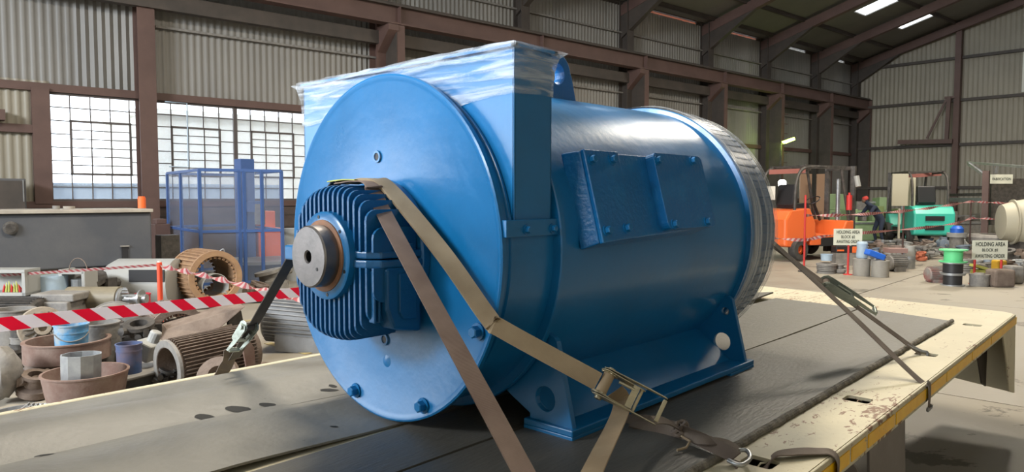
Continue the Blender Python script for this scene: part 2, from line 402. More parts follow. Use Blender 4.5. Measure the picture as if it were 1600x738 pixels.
# corrugated cladding
def corr(name, pt, s0, s1, z0, z1, mt, parent, pitch=.15, amp=.022, off=0.):
    """pt(s, z, off) gives a wall point; z1 may be a function of s"""
    n = max(4, int((s1-s0)/pitch*4)); vs = []; fs = []
    ph = [0, 1, 0, -1]
    for i in range(n+1):
        s = s0+(s1-s0)*i/n
        a = amp*math.sin(2*PI*s/pitch)
        zz = z1(s) if callable(z1) else z1
        vs += [pt(s, z0, off+a), pt(s, zz, off+a)]
        if i: k = 2*i; fs.append((k-2, k, k+1, k-1))
    return MB().add(vs, fs).build(name, mt, parent, smooth=60)
COLS = [-1.6, 3.94, 9.6, 14.6, 19.5, 24.35, 28.7, 33.2, 37.4]
EAVE = 8.42
wl = empty('wall_left', (0, 0, 0), kind='structure')
edges = [-7.0]+COLS
for a, b in zip(edges, edges[1:]):
    corr('cladding_sheet', wallp, a, b, 3.86, EAVE, CLAD, wl)
corr('cladding_sheet', wallp, -7, 2.22, 1.2, 3.95, CLADB, wl, .15, .022, .04)
for a, b in zip([7.75, 9.6, 14.6, 19.5, 24.35, 28.7, 33.2], [9.6, 14.6, 19.5, 24.35, 28.7, 33.2, 37.4]):
    corr('cladding_sheet', wallp, a, b, 1.45, 3.95, CLAD, wl, .15, .022, .03)
def wbox(s0, s1, z0, z1, o0, o1): return MB().obox(wallp(s0, z0, o0), W*(s1-s0), N*(o0-o1), Vector((0, 0, z1-z0)))
wbox(-7, 37.5, 0, 1.42, .12, -.1).build('block_plinth', BLOCKW, wl)
for zz in (.38, .9, 1.2): wbox(-7, 37.5, zz, zz+.02, .135, .1).build('block_course', DARKST, wl)
wbox(-7, 37.5, 1.42, 1.55, .16, -.12).build('sill_rail', MAROON, wl)
wbox(-7, 37.5, 3.74, 3.9, .12, .0).build('girt', MAROON, wl)
wbox(-7, 2.2, 2.9, 3.06, .16, .02).build('girt', MAROON, wl)
wbox(1.9, 2.2, 1.5, 3.8, .18, .02).build('girt', MAROON, wl)
for zz in (5.3, 7.4): wbox(4.2, 37.5, zz, zz+.05, .12, .04).build('girt', GREYC, wl)
MB().bar(wallp(-7, 5.9, .15), wallp(4, 5.75, .15), .03, .03).build('conduit', GREYC, wl)
MB().tube([wallp(4.3, 3.7, .3), wallp(4.75, 3.7, .3), wallp(4.75, 2.3, .3), wallp(4.35, 2.3, .3)], .014, 6).build('conduit', PALEBL, wl)
MB().tube([wallp(1.2, 3.95, .2), wallp(0.2, 3.9, .25), wallp(-1, 3.98, .2)], .02, 6).build('conduit', GREYC, wl)
wbox(1.1, 1.45, 3.1, 3.3, .4, .1).build('junction_box', MAROON, wl)
# windows with every pane its own object
def window(idx, s0, s1, z0=1.57, z1=3.72, cols=5, rows=8, vc=(1, 4), vr=(2, 6), vrows=6):
    w = empty('window_%d' % idx, wallp(s0, z0), kind='structure', rz=AW)
    cw = (s1-s0)/cols; rh = (z1-z0)/rows
    fr = MB(); lw = MB()
    def bar(a, b, c, d, t=.020, dep=.035, o=0): fr.obox(wallp(a-t/2, c-t/2, o), W*(b-a+t), N*-dep, Vector((0, 0, d-c+t)))
    v0, v1 = s0+vc[0]*cw, s0+vc[1]*cw; u0, u1 = z1-vr[1]*rh, z1-vr[0]*rh
    for t_, (a, b, c, d) in zip((.05,)*4, ((s0, s0, z0, z1), (s1, s1, z0, z1), (s0, s1, z0, z0), (s0, s1, z1, z1))): bar(a, b, c, d, t_, .06)
    for i in range(1, cols):
        s = s0+cw*i
        if vc[0] < i < vc[1]: bar(s, s, u1, z1); bar(s, s, z0, u0)
        else: bar(s, s, z0, z1)
    for j in range(1, rows):
        z = z1-rh*j
        if vr[0] < j < vr[1]: bar(s0, v0, z, z); bar(v1, s1, z, z)
        else: bar(s0, s1, z, z)
    fr.build('window_frame', WFRAME, w)
    fr = MB()
    vf = fr
    def vbar(a, b, c, d, t=.022): vf.obox(wallp(a-t/2, c-t/2, .05), W*(b-a+t), N*-.03, Vector((0, 0, d-c+t)))
    for (a, b, c, d) in ((v0, v0, u0, u1), (v1, v1, u0, u1), (v0, v1, u0, u0), (v0, v1, u1, u1)): vbar(a, b, c, d, .045)
    for i in range(vc[0]+1, vc[1]): vbar(s0+cw*i, s0+cw*i, u0, u1, .024)
    vh = (u1-u0)/vrows
    for j in range(1, vrows): vbar(v0, v1, u0+vh*j, u0+vh*j, .020)
    vf.build('vent_sash', WFRAME, w)
    def panes(src, cells, wd_, ht, off):
        p = None
        for (s, z) in cells:
            if p is None: p = MB().obox(wallp(s+.01, z+.01, off), W*(wd_-.02), N*.005, Vector((0, 0, ht-.02))).build('pane', GLASS, w); q0 = (s, z)
            else:
                q = p.copy(); COL.objects.link(q); q.parent = w; q.location = Vector((s-q0[0], 0, z-q0[1]))
    panes(0, [(s0+cw*i, z1-rh*(j+1)) for i in range(cols) for j in range(rows) if not (vc[0] <= i < vc[1] and vr[0] <= j < vr[1])], cw, rh, -.01)
    panes(0, [(s0+cw*i, u0+vh*j) for i in range(vc[0], vc[1]) for j in range(vrows)], cw, vh, .03)
window(1, 2.2, 4.02); window(2, 4.14, 5.86); window(3, 5.9, 7.62)
# outside the windows
tag(MB().box((0, 0, 0), (0.1, 0.1, 0.1)).build('trim_1', DARKST), kind='structure').location = wallp(-6.9, 3.9, .1)
MB().obox(wallp(-8, -.05, -.3), W*60, N*40, Vector((0, 0, .04))).build('trim_2', EXTG, kind='structure')
solo(MB().obox(wallp(5.6, 0, -7), W*9, N*6, Vector((0, 0, 4.2))).obox(wallp(5.4, 4.2, -6.8), W*9.4, N*6.6, Vector((0, 0, .15))), 'outbuilding', EXTW, 'pale rendered building seen through the window nearest the blue motor', 'building')
solo(MB().obox(wallp(-3, 0, -5), W*12, N*.1, Vector((0, 0, 1.95))).obox(wallp(-3, 1.95, -4.95), W*12, N*.2, Vector((0, 0, .06))), 'sheet_fence', EXTB, 'pale blue sheet fence seen through the lower window panes', 'fence')
# steel columns: H sections with a crane post and bracket
def sz(s): return Vector(s)
COLNAMES = ['maroon steel column between the two left windows and the lower cladding', 'maroon steel column standing between the windows behind the dark grey machine',
 'maroon steel column rising behind the stretch wrapped hood of the motor', 'steel column seen above the middle of the blue motor', 'steel column left of the dark opening above the motor barrel',
 'steel column above the wrapped rear end of the motor', 'steel column with rungs just right of the motor rear end', 'steel column behind the green lamp and orange forklift', 'corner steel column where window wall meets the end wall']
for i, s in enumerate(COLS[1:]):
    c = empty('steel_column', wallp(s, 0, .3), COLNAMES[i+1], 'column', 'steel columns along the window wall', rz=AW)
    h = MB(); top = 8.5; d = .34 if s > 20 else .3
    h.obox(wallp(s-.17, 0, .42), W*.34, N*.03, Vector((0, 0, top))); h.obox(wallp(s-.17, 0, .06), W*.34, N*.03, Vector((0, 0, top)))
    h.obox(wallp(s-.012, 0, .4), W*.024, N*.34, Vector((0, 0, top)))
    h.build('shaft', MAROON if s < 14 else DARKST, c)
    if s > 5:
        MB().obox(wallp(s+.12, 0, .98), W*.22, N*.3, Vector((0, 0, 6.05))).build('crane_post', MAROON, c)
        MB().obox(wallp(s+.1, 0, .96), W*.04, N*.54, Vector((0, 0, 5.9))).build('unlit_side_plate', DARKST, c)  # dark plate added to stand in for the column's unlit side
        MB().prism([wallp(s-.15, 5.4, .42), wallp(s-.15, 6.05, .42), wallp(s-.15, 6.05, 1.0), wallp(s-.15, 5.9, 1.0)], W*.3).build('bracket', MAROON, c)
    if 27 < s < 30:
        for k in range(12): MB().obox(wallp(s+.34, 1+k*.42, .98), W*.3, N*.03, Vector((0, 0, .03))).build('rung', MAROON, c)
# crane beam
cb = empty('crane_beam', wallp(-7, 6.06, .8), 'long brown overhead crane beam running along the window wall', 'beam')
for nm, z0, z1, o0, o1, mt in (('web', 6.1, 6.52, .86, .82, MAROON), ('top_flange', 6.52, 6.56, 1.0, .68, DARKST), ('bottom_flange', 6.06, 6.1, 1.0, .68, MAROON), ('rail', 6.56, 6.63, .88, .80, DARKST)):
    MB().obox(wallp(-7, z0, o0), W*45, N*(o0-o1), Vector((0, 0, z1-z0))).build(nm, mt, cb)
for s in COLS[1:]:
    MB().obox(wallp(s+.2, 6.1, 1.0), W*.02, N*.14, Vector((0, 0, .42))).build('stiffener', MAROON, cb)
# dark strip standing in for the shadowed gap below the crane beam
tag(wbox(-7, 37.5, 5.62, 5.95, .5, .3).build('trim_3', DARKST), kind='structure')
# end wall
wb = empty('wall_back', (0, 0, 0), kind='structure')
roofz = lambda b: 8.5+.27*(b if b < 12 else 24-b)
for a, b in ((-.05, 4.86), (4.86, 9.7), (9.7, 14.5), (14.5, 19.3), (19.3, 24.1)):
    for z0, z1 in ((0, 2.02), (2.0, 4.05), (4.05, 6.13), (6.13, 8.1)): corr('cladding_sheet', backp, a, b, z0, z1, CLADB, wb, .2, .026, 0 if z0 != 0 else .02)
    corr('cladding_sheet', backp, a, b, 8.1, lambda q: roofz(q)+.12, CLADB, wb, .2, .026)
def bbox(b0, b1, z0, z1, o0, o1): return MB().obox(backp(b0, z0, o0), B*(b1-b0), NBK*(o0-o1), Vector((0, 0, z1-z0)))
for z in (2.0, 4.02, 6.1, 8.07): bbox(0, 24, z, z+.13, .2, .03).build('girt', DARKST, wb)
COL2 = 4.86
for b, l in ((4.86, 'brown column in the middle of the far end wall'), (9.7, 'second column of the far end wall, right of the brown one')):
    c = bbox(b-.12, b+.12, 0, roofz(b)-.1, .42, .1); solo(c, 'steel_column', MAROON, l, 'column')
jb = empty('jib_bracket', backp(3.6, 4.2, .6), 'brown triangular jib bracket fixed to the end wall column', 'bracket')
for nm, p, q, w_ in (('jib_arm', backp(2.5, 4.3, .75), backp(4.8, 4.22, .6), .2), ('strut', backp(3.75, 4.4, .7), backp(4.5, 6.2, .6), .09), ('mast', backp(4.55, 4.2, .6), backp(4.6, 6.3, .6), .16), ('tie', backp(4.4, 6.28, .6), backp(4.8, 6.28, .5), .1)):
    MB().bar(p, q, w_, w_).build(nm, MAROON, jb)
bbox(7.3, 7.9, 6.3, 8.2, .05, -.2).build('window_4', WHITEP, kind='structure')
# other walls (off frame)
tag(MB().obox(wallp(-26, 0, 24.0), W*64, N*-.1, Vector((0, 0, 8.5))).build('wall_right', CLADB), kind='structure')
# roof
rf = empty('ceiling', (0, 0, 0), kind='structure')
def rp(s, b, dz=0.): return wallp(s, 8.5+.27*(b if b < 12 else 24-b)+dz, b)
rows_ = [(0, 3.2), (4.64, 7.4), (9.2, 12.0), (12.0, 14.8), (16.6, 24.0)]
gaps = [(3.2, 4.64), (7.4, 9.2), (14.8, 16.6)]
BE = [-26.0, -20.0, -14.0, -7.0]+COLS
for k in range(len(BE)-1):
    a, b = BE[k], BE[k+1]; L_ = b-a
    if k == len(BE)-2: b = 39.6
    sk = (30.45, 31.55) if 28 < a < 30 else (34.0, 35.35) if 33 < a < 34 else (a+L_*.4, a+L_*.6)
    def slab(s0, s1, b0, b1, nm='roof_sheet', mt=ROOFM, dz=0, th=.05):
        MB().add([rp(s0, b0, dz), rp(s1, b0, dz), rp(s1, b1, dz), rp(s0, b1, dz), rp(s0, b0, dz+th), rp(s1, b0, dz+th), rp(s1, b1, dz+th), rp(s0, b1, dz+th)],
                 [(0, 1, 2, 3), (4, 5, 6, 7), (0, 1, 5, 4), (1, 2, 6, 5), (2, 3, 7, 6), (3, 0, 4, 7)]).build(nm, mt, rf)
    for b0, b1 in rows_: slab(a, b, b0, b1)
    for b0, b1 in gaps:
        slab(a, sk[0], b0, b1); slab(sk[1], b, b0, b1); slab(sk[0], sk[1], b0, b1, 'skylight_pane', SKYL, .02, .01)
    for bb in (.6, 2, 4.75, 7.0, 9.6, 11.7, 14, 17, 20):
        MB().bar(rp(a, bb, -.09), rp(b, bb, -.09), .08, .16).build('purlin', DARKST, rf)
for s in COLS[1:]+[-4.5, -10, -15, -20]:
    for b0, b1 in ((0, 12), (12, 24)):
        MB().bar(rp(s, b0, -.32), rp(s, b1, -.32), .24, .36).build('rafter', MAROON, rf)
    MB().prism([rp(s-.1, 0, -1.3), rp(s-.1, 0, -.4), rp(s-.1, 2.4, -.5)], W*.2).build('haunch', DARKST, rf)
# strips of daylight between wall head and roof
for a, b, mt in ((20.1, 23.9, GLASSO), (24.9, 28.3, GLASSO), (29.7, 32.6, SKYL), (34.0, 36.6, SKYL)):
    wbox(a, b, EAVE, 8.5, -.02, -.03).build('eave_strip', mt, wl)
for a, b in ((-26, 20.1), (23.9, 24.9), (28.3, 29.7), (32.6, 34.0), (36.6, 37.6)): wbox(a, b, EAVE-.02, 8.52, .02, -.05).build('eave_flashing', DARKST, wl)
wbox(-7, 37.6, 8.5, 8.56, .1, -.5).build('eave_flashing', DARKST, wl)
# near end of the hall (behind the camera), closed; the tall doorway is in the window wall
tag(MB().obox(W*-26+N*-7, W*.1, N*24, Vector((0, 0, 11.8))).build('wall_front', CLADB), kind='structure')
tag(MB().obox(wallp(-26, 0, .05), W*3, N*.05, Vector((0, 0, 8.5))).obox(wallp(-23, 5.6, .05), W*14, N*.05, Vector((0, 0, 2.9))).obox(wallp(-9, 0, .05), W*2, N*.05, Vector((0, 0, 8.5))).build('wall_left_doorway', CLADB), kind='structure')

# ============================================================ THE TRUCK
DZ = .835
def sx(px, Y, z):
    """X on the line (Y, z) whose image column is px"""
    lo, hi = .3, 9.
    for _ in range(50):
        mid = (lo+hi)/2; v = Vector((mid, Y, z))-ORG
        if 800+FPX*v.dot(RT)/v.dot(FW) < px: lo = mid
        else: hi = mid
    return lo
trk = empty('flatbed_truck', (2.4, 1.9, 0), 'cream flatbed truck deck carrying the large blue motor', 'truck')
def slot(cx, cy): 
    pts = []
    for qx, qy, a0 in ((.028, .036, 0), (-.028, .036, 90), (-.028, -.036, 180), (.028, -.036, 270)):
        for t in (0, 45, 90): pts.append(Vector((cx+qx+.014*math.cos(R(a0+t)), cy+qy+.014*math.sin(R(a0+t)), DZ-.012)))
    return pts
SL = [(-.0, .885), (1.0, .885), (2.09, .89), (3.01, .885), (4.118, .886), (5.262, .88)]
YR = .752
outline = [(-1.2, YR), (5.93, YR), (5.985, .775), (6.03, .83), (6.32, 3.14), (-1.2, 3.14)]
MB().prism([Vector((x, y, DZ-.012)) for x, y in outline], (0, 0, .012), [slot(*s) for s in SL]).build('deck_plate', CREAM, trk)
for x, y in SL:
    MB().tube([(x-.045, y-.002, DZ-.016), (x, y-.002, DZ-.004), (x+.045, y-.002, DZ-.016)], .003, 6).build('lashing_bar', CREAM, trk)
    MB().box((x, y, DZ-.034), (.26, .23, .004)).build('slot_dark_backing', BLACKP, trk)  # black plate added below each slot so the opening looks shadowed
side = MB().obox((-1.2, .742, .75), (7.15, 0, 0), (0, .012, 0), (0, 0, .083))
side.obox((-1.2, .742, .75), (7.15, 0, 0), (0, .06, 0), (0, 0, .008))
side.build('side_rail', CREAM, trk, bevel=.006)
gx = [sx(p, .742, .79) for p in (1040, 1140, 1240, 1328, 1354, 1398, 1447, 1478, 1518, 1548, 1588)]
for i, (a, b) in enumerate(zip(gx, gx[1:])):
    if i == 3: a += .0
    MB().obox((a+.012, .7385, .767), (b-a-.024, 0, 0), (0, .004, 0), (0, 0, .047)).build('reflective_strip', YEL, trk)
for x0 in (-.9, -.3, .35): MB().obox((x0, .7385, .767), (.5, 0, 0), (0, .004, 0), (0, 0, .047)).build('reflective_strip', YEL, trk)
rr = MB().add([(5.95, .76, .75), (6.03, .83, .75), (6.32, 3.14, .75), (5.95, .76, DZ-.005), (6.03, .83, DZ-.005), (6.32, 3.14, DZ-.005), (5.9, .78, .75), (5.97, .84, .75), (6.26, 3.13, .75), (5.9, .78, DZ-.013), (5.97, .84, DZ-.013), (6.26, 3.13, DZ-.013)],
 [(0, 1, 4, 3), (1, 2, 5, 4), (6, 7, 10, 9), (7, 8, 11, 10), (0, 1, 7, 6), (1, 2, 8, 7), (3, 4, 10, 9), (4, 5, 11, 10)])
rr.build('rear_rail', CREAM, trk)
MB().obox((-1.2, 3.1, .75), (7.4, 0, 0), (0, .04, 0), (0, 0, .083)).build('far_side_rail', CREAM, trk)
rl = MB()   # raised round bead along the left edge of the deck
rl.tube([(-1.2, 3.115, DZ+.004), (6.3, 3.115, DZ+.004)], .02, 8); rl.build('edge_bead', CREAM, trk, smooth=50)
MB().prism([(5.5, .75, .77), (6.02, .75, .77), (6.1, .75, .25), (5.86, .75, .31), (5.74, .75, .5)], (0, .012, 0)).build('rear_corner_bracket', CREAM, trk, bevel=.003)
MB().prism([(6.02, .76, .77), (6.1, .76, .25), (6.14, 1.25, .3), (6.08, 1.5, .77)], (.012, 0, 0)).build('rear_corner_bracket', CREAM, trk)
MB().prism([(5.45, .9, .77), (5.95, .9, .77), (5.95, .9, .3), (5.8, .9, .35)], (0, .01, 0)).build('inner_gusset', DARKST, trk)
for y in (1.35, 2.45): MB().box((2.2, y, .62), (7.2, .09, .25)).build('chassis_rail', DARKST, trk, bevel=.01)
for k in range(12): MB().box((-.9+k*.62, 1.94, .775), (.07, 2.3, .09)).build('cross_member', DARKST, trk)
MB().box((-1.25, 1.94, 1.25), (.06, 2.4, .9)).build('headboard_light_block', CREAM, trk, bevel=.01); MB().box((-2.1, 1.94, 1.75), (1.5, 2.3, 2.3)).build('cab_light_block', CREAM, trk, bevel=.08)  # unseen headboard and cab, added and sized to shade the lower motor disc
# mudguard and wheel under the near edge
MB().add([(3.08, .86, .74), (3.62, .86, .74), (3.70, .86, .06), (3.16, .86, .06), (3.08, .87, .74), (3.62, .87, .74), (3.70, .87, .06), (3.16, .87, .06)],
 [(0, 1, 2, 3), (4, 5, 6, 7), (0, 1, 5, 4), (1, 2, 6, 5), (2, 3, 7, 6), (3, 0, 4, 7)]).build('mudguard', FLAP, trk)
g = MB(); n = 18
vs = []
for i in range(n+1):
    t = R(180-180*i/n)
    for y in (.86, 1.32): vs.append((2.56+.58*math.cos(t), y, .16+.56*math.sin(t)))
g.add(vs, [(2*i, 2*i+1, 2*i+3, 2*i+2) for i in range(n)]); gg = g.build('wheel_arch', FLAP, trk, smooth=50)
sm_ = gg.modifiers.new('thick', 'SOLIDIFY'); sm_.thickness = .01
for xw in (2.56, 1.2):
    w_ = MB(); w_.lathe((xw, .92, .41), (0, 1, 0), [(0, .2), (0, .36), (.03, .40), (.06, .41), (.2, .41), (.23, .40), (.26, .36), (.26, .2)], 40, cap=False); wo = w_.build('wheel', TYRE, trk, smooth=40)
    MB().lathe((xw, .95, .41), (0, 1, 0), [(0, .0), (0, .1), (.03, .12), (.05, .2), (-.02, .21), (.18, .2)], 24).build('wheel_rim', GREYC, wo, smooth=40)
# ------------------------------------------------------------ rubber mats
def mat_sheet(name, x0, x1, y0, y1, zf, mt, label, nx=60, ny=16, th=.012, xe=None, ye=None, edge=None):
    """flexible sheet; xe(v) / ye(u, v) bend the outline, zf(x, y) gives the height of its underside"""
    def fn(u, v):
        y = y0+(y1-y0)*v; xa, xb = (x0, x1) if xe is None else xe(v); x = xa+(xb-xa)*u
        if ye: y = ye(x, v)
        return (x, y, zf(x, y)+th)
    g = MB(); g.grid(fn, nx, ny, th)
    root = solo(g, name, mt, label, 'rubber mat', smooth=45)
    if edge:
        y = edge
        e = MB(); vs = []
        def tf(i):
            x = x0+(x1-x0)*i/240; dy = .007*noise.noise(Vector((x*30, 1.3, 0))); return x, dy
        pr = [(-.011, .001), (-.010, th*.6), (-.005, th*.95), (.003, th+.002), (.008, th+.001)]
        for i in range(241):
            x, dy = tf(i)
            for (a, b) in pr: vs.append(Vector((x, y+a+dy*(1 if a < 0 else .3), zf(x, y)+b+.001*noise.noise(Vector((x*60, b*900, 2))))))
        m_ = len(pr)
        fs = [(i*m_+k, (i+1)*m_+k, (i+1)*m_+k+1, i*m_+k+1) for i in range(240) for k in range(m_-1)]
        e.add(vs, fs); ee = e.build('frayed_edge', RUBBERE, root)
    return root
flat = lambda x, y: DZ+.001
def zB(x, y): return DZ+.001+.006*max(0, 1-abs(y-1.58)/.05)*(x > 2.5)
mat_sheet('rubber_mat', -1.0, 5.28, .99, 1.575, lambda x, y: DZ+.001+.003*(1+noise.noise(Vector((x*1.3, y*2, 0)))), RUBBER, 'dark rubber mat under the motor foot, nearest the yellow striped edge',
          90, 10, .018, xe=lambda v: (-1.0, 5.20+.18*v), ye=lambda x, v: .99+(1.575+.02*math.sin(x*1.1)-.99)*v, edge=.992)
mat_sheet('rubber_mat', -1.0, 5.38, 1.60, 2.24, lambda x, y: DZ+.001+.002*(1+noise.noise(Vector((x*1.3, y*2, 5)))), RUBBER, 'grey rubber mat running down the middle of the deck behind the motor foot',
          90, 10, .013, xe=lambda v: (-1.0, 5.38+.12*v), ye=lambda x, v: 1.60+.02*math.sin(x*1.1)+(1.93+.31*max(0., min(1., (x-2.3)/.5))-1.60-.02*math.sin(x*1.1))*v)
mat_sheet('rubber_mat', 2.6, 5.6, 2.27, 2.85, lambda x, y: DZ+.001+.05*max(0, (x-4.6))*max(0, 1-(y-2.27)/.3), RUBBER, 'small raised rubber mat end showing behind the wrapped rear of the motor', 40, 8, .012, xe=lambda v: (2.6, 5.52+.1*v))
# two pale buckled sheets on the left side
def zL1(x, y):
    a = max(0., min(1., (y-2.50)/.45)); return DZ+.004+.055*math.sin(PI*a)**1.2*(1+.35*math.sin(x*3.1+.6))+.055*max(0, a-.72)/.28*0.6
def zL2(x, y):
    a = max(0., min(1., (y-1.97)/.53)); q = max(0., min(1., (1.42-x)/.45)); return DZ+.003+.012*q+.045*q*math.sin(PI*a)*(1+.5*math.sin(x*3.7+1.2))
mat_sheet('rubber_sheet', -1.0, 2.5, 2.44, 2.99, zL1, RUBBERL, 'pale buckled rubber sheet along the far left edge of the deck', 90, 24, .008,
          ye=lambda x, v: (lambda y0: y0+(2.99-y0)*v)(2.44+.07*math.sin(x*1.9+.2)+.30*max(0., min(1., (x-1.66)/.14))))
mat_sheet('rubber_sheet', -1.0, 2.2, 1.97, 2.47, zL2, RUBBERL, 'pale rubber sheet lying between the buckled edge sheet and the dark mats', 90, 24, .008,
          ye=lambda x, v: 1.96+.03*math.sin(x*1.7)+(2.47-1.96)*v)
for i, (px, py, w_, h_) in enumerate(((70, 705, 16, 5), (320, 643, 18, 7), (372, 631, 26, 8), (418, 623, 18, 6), (515, 601, 22, 4), (520, 597, 9, 4), (522, 657, 8, 3))):
    c = atz(px, py, .875)
    zf = zL1 if c.y > 2.5 else zL2
    c.z = zf(c.x, c.y)+.0085
    rx = w_*.0013; ry = h_*.0036; nn = 14
    vs = []
    for k in range(nn):
        t = 2*PI*k/nn; rr_ = 1+.22*noise.noise(Vector((math.cos(t)*1.5+i*7, math.sin(t)*1.5, i)))
        p = Vector((c.x+rx*rr_*math.cos(t)*1.2, c.y+ry*rr_*math.sin(t)-rx*.6*math.cos(t), 0)); p.z = zf(p.x, p.y)+.0095; vs.append(p)
    solo(MB().add(vs, [tuple(range(nn))]), 'oil_spot', PATCH, ['round dark oil spot near the bottom left of the pale sheet', 'dark ragged spill left of the biggest spill on the pale sheet', 'biggest dark ragged spill in the middle of the pale sheet', 'oval dark spill just right of the biggest spill', 'long thin dark spill close to the motor disc', 'small dark spot beside the thin spill near the motor disc', 'tiny dark spot on the lower pale sheet by the motor disc'][i], 'stain', 'dark spills on the pale sheets')
# ============================================================ THE MOTOR
YC, ZC = 2.035, 1.475
motor = empty('electric_motor', (2.4, YC, .85), 'large blue electric motor with stretch wrapped hood strapped down on the truck deck', 'motor')
AX = Vector((1, 0, 0)); CEN = Vector((0, YC, ZC))
def lx(prof, mt, name, n=96, parent=None, cen=CEN, **k):
    """prof is a list of (X, radius)"""
    x0 = prof[0][0]
    return MB().lathe(cen+AX*x0, AX, [(x-x0, r) for x, r in prof], n, k.pop('cap', True)).build(name, mt, parent or motor, smooth=k.pop('smooth', 35), **k)
disc = lx([(1.536, .0), (1.536, .25), (1.534, .562), (1.530, .569), (1.527, .582), (1.530, .588), (1.546, .588), (1.548, .581), (1.548, .3)], BLUE, 'end_disc', cap=False)
for v in disc.data.vertices: v.co.z = (v.co.z+.85-ZC)*1.035+ZC-.010-.85
lx([(1.546, .576), (1.568, .578), (1.572, .586), (1.580, .586), (1.584, .578), (1.79, .582)], BLUE, 'front_barrel', cap=False)
lx([(1.775, .57), (1.775, .612), (1.779, .616), (1.797, .616), (1.801, .612), (1.801, .57)], BLUE, 'ring_flange', cap=False)
lx([(1.80, .598), (3.17, .606)], BLUE, 'barrel', cap=False)
lx([(3.155, .59), (3.16, .626), (3.166, .630), (3.19, .630), (3.196, .626), (3.20, .58)], BLUE, 'ring_flange', cap=False)
shroud = mat('louvred_rear_shroud_paint', (.03, .09, .20), .4, .1, (.06, .13, .24), 6)
lx([(3.195, .618), (3.46, .612), (3.52, .57), (3.525, .2), (3.525, 0)], shroud, 'rear_shroud', cap=False, n=60)
lou = MB()
for k in range(90):
    t = 2*PI*k/90; d = Vector((0, math.cos(t), math.sin(t)))
    lou.obox(CEN+AX*3.22+d*.610-d.cross(AX)*.004, AX*.22, d.cross(AX)*.008, d*.007)
lou.build('louvre_strips', shroud, motor, kind='stuff')
f = MB(); nf = 26; vs = []
prof = [(3.14, .634), (3.19, .642), (3.23, .636), (3.35, .635), (3.47, .626), (3.54, .578), (3.545, .35), (3.545, .05)]
for j, (x, r) in enumerate(prof):
    for i in range(nf*3):
        t = 2*PI*i/(nf*3); sag = math.cos(PI/nf*.9)/math.cos(((t % (2*PI/nf))-PI/nf)*.9)
        rr_ = r*(.995+.005*sag)+.004*noise.noise(Vector((x*9, t*5, 1)))
        vs.append(CEN+AX*(x+.004*noise.noise(Vector((t*3, j, 4))))+Vector((0, math.cos(t), math.sin(t)))*rr_)
m_ = nf*3
f.add(vs, [(j*m_+i, j*m_+(i+1) % m_, (j+1)*m_+(i+1) % m_, (j+1)*m_+i) for j in range(len(prof)-1) for i in range(m_)])
f.build('stretch_film', FILM2, motor, smooth=70, label='clear stretch film wound around the rear shroud')
# bolts and holes on the disc
for y, z in ((1.555, 1.232), (1.818, .945), (2.205, .925)):
    bolt(disc, (1.532, y, z), (-1, 0, 0), .019, .022)
for y, z in ((2.062, 1.79), (2.029, 1.142)):
    MB().lathe((1.532, y, z), (-1, 0, 0), [(0, .022), (.003, .021), (.003, .014), (.001, .013)], 20, cap=False).build('plug_ring', BLUE, disc, smooth=40)
    MB().lathe((1.5335, y, z), (-1, 0, 0), [(0, .0135), (.001, .0135)], 14).build('plug_hole', BLACKP, disc)
MB().lathe((1.535, 2.02, 1.065), (-1, 0, 0), [(0, .022), (.004, .012), (.004, 0)], 18).build('dimple', BLUE, disc, smooth=40)
# ------------------------------------------------------------ air hood
H0, H1, HY0, HY1, HZ = 1.585, 1.762, 1.452, 2.625, 2.105
hood = empty('air_hood', (H0, YC, 1.56)); hood.parent = motor; 
hood.location = Vector((H0, YC, 1.56))-motor.location
WM[hood.name] = Matrix.Translation(Vector((H0, YC, 1.56)))
def arc(r, a0, a1, n=40): return [(YC+r*math.cos(R(a0+(a1-a0)*i/n)), ZC+r*math.sin(R(a0+(a1-a0)*i/n))) for i in range(n+1)]
hw = (HY1-HY0)/2
ring_ = [(HY0, 1.56), (HY0, HZ), (HY1, HZ), (HY1, 1.56)]+arc(.580, 8.5, 171.5)
MB().prism([Vector((H0, y, z)) for y, z in ring_], (.008, 0, 0)).build('front_plate', BLUE, hood, bevel=.003)
MB().prism([Vector((H1-.008, y, z)) for y, z in ring_], (.008, 0, 0)).build('rear_plate', BLUE, hood, bevel=.003)
MB().obox((H0, HY0, 1.56), (H1-H0, 0, 0), (0, .008, 0), (0, 0, HZ-1.56)).build('side_plate', BLUE, hood, bevel=.002)
MB().obox((H0, HY1-.008, 1.50), (H1-H0, 0, 0), (0, .008, 0), (0, 0, HZ-1.50)).build('side_plate', BLUE, hood, bevel=.002)
lip = MB()
e = .014
for a, b in (((H0-e, HY0-e), (H0, HY1+e)), ((H1, HY0-e), (H1+e, HY1+e)), ((H0-e, HY0-e), (H1+e, HY0)), ((H0-e, HY1), (H1+e, HY1+e))):
    lip.obox((a[0], a[1], HZ-.008), (b[0]-a[0], 0, 0), (0, b[1]-a[1], 0), (0, 0, .01))
lip.build('top_flange', BLUE, hood)
fl_ = MB(); fl_.obox((1.536, HY0-.014, 1.527), (.262, 0, 0), (0, .03, 0), (0, 0, .052)); fp = fl_.build('clamp_strip', BLUE, hood, bevel=.002)
for x in (1.625, 1.75): bolt(fp, (x, HY0-.014, 1.548), (0, -1, 0), .011, .010)
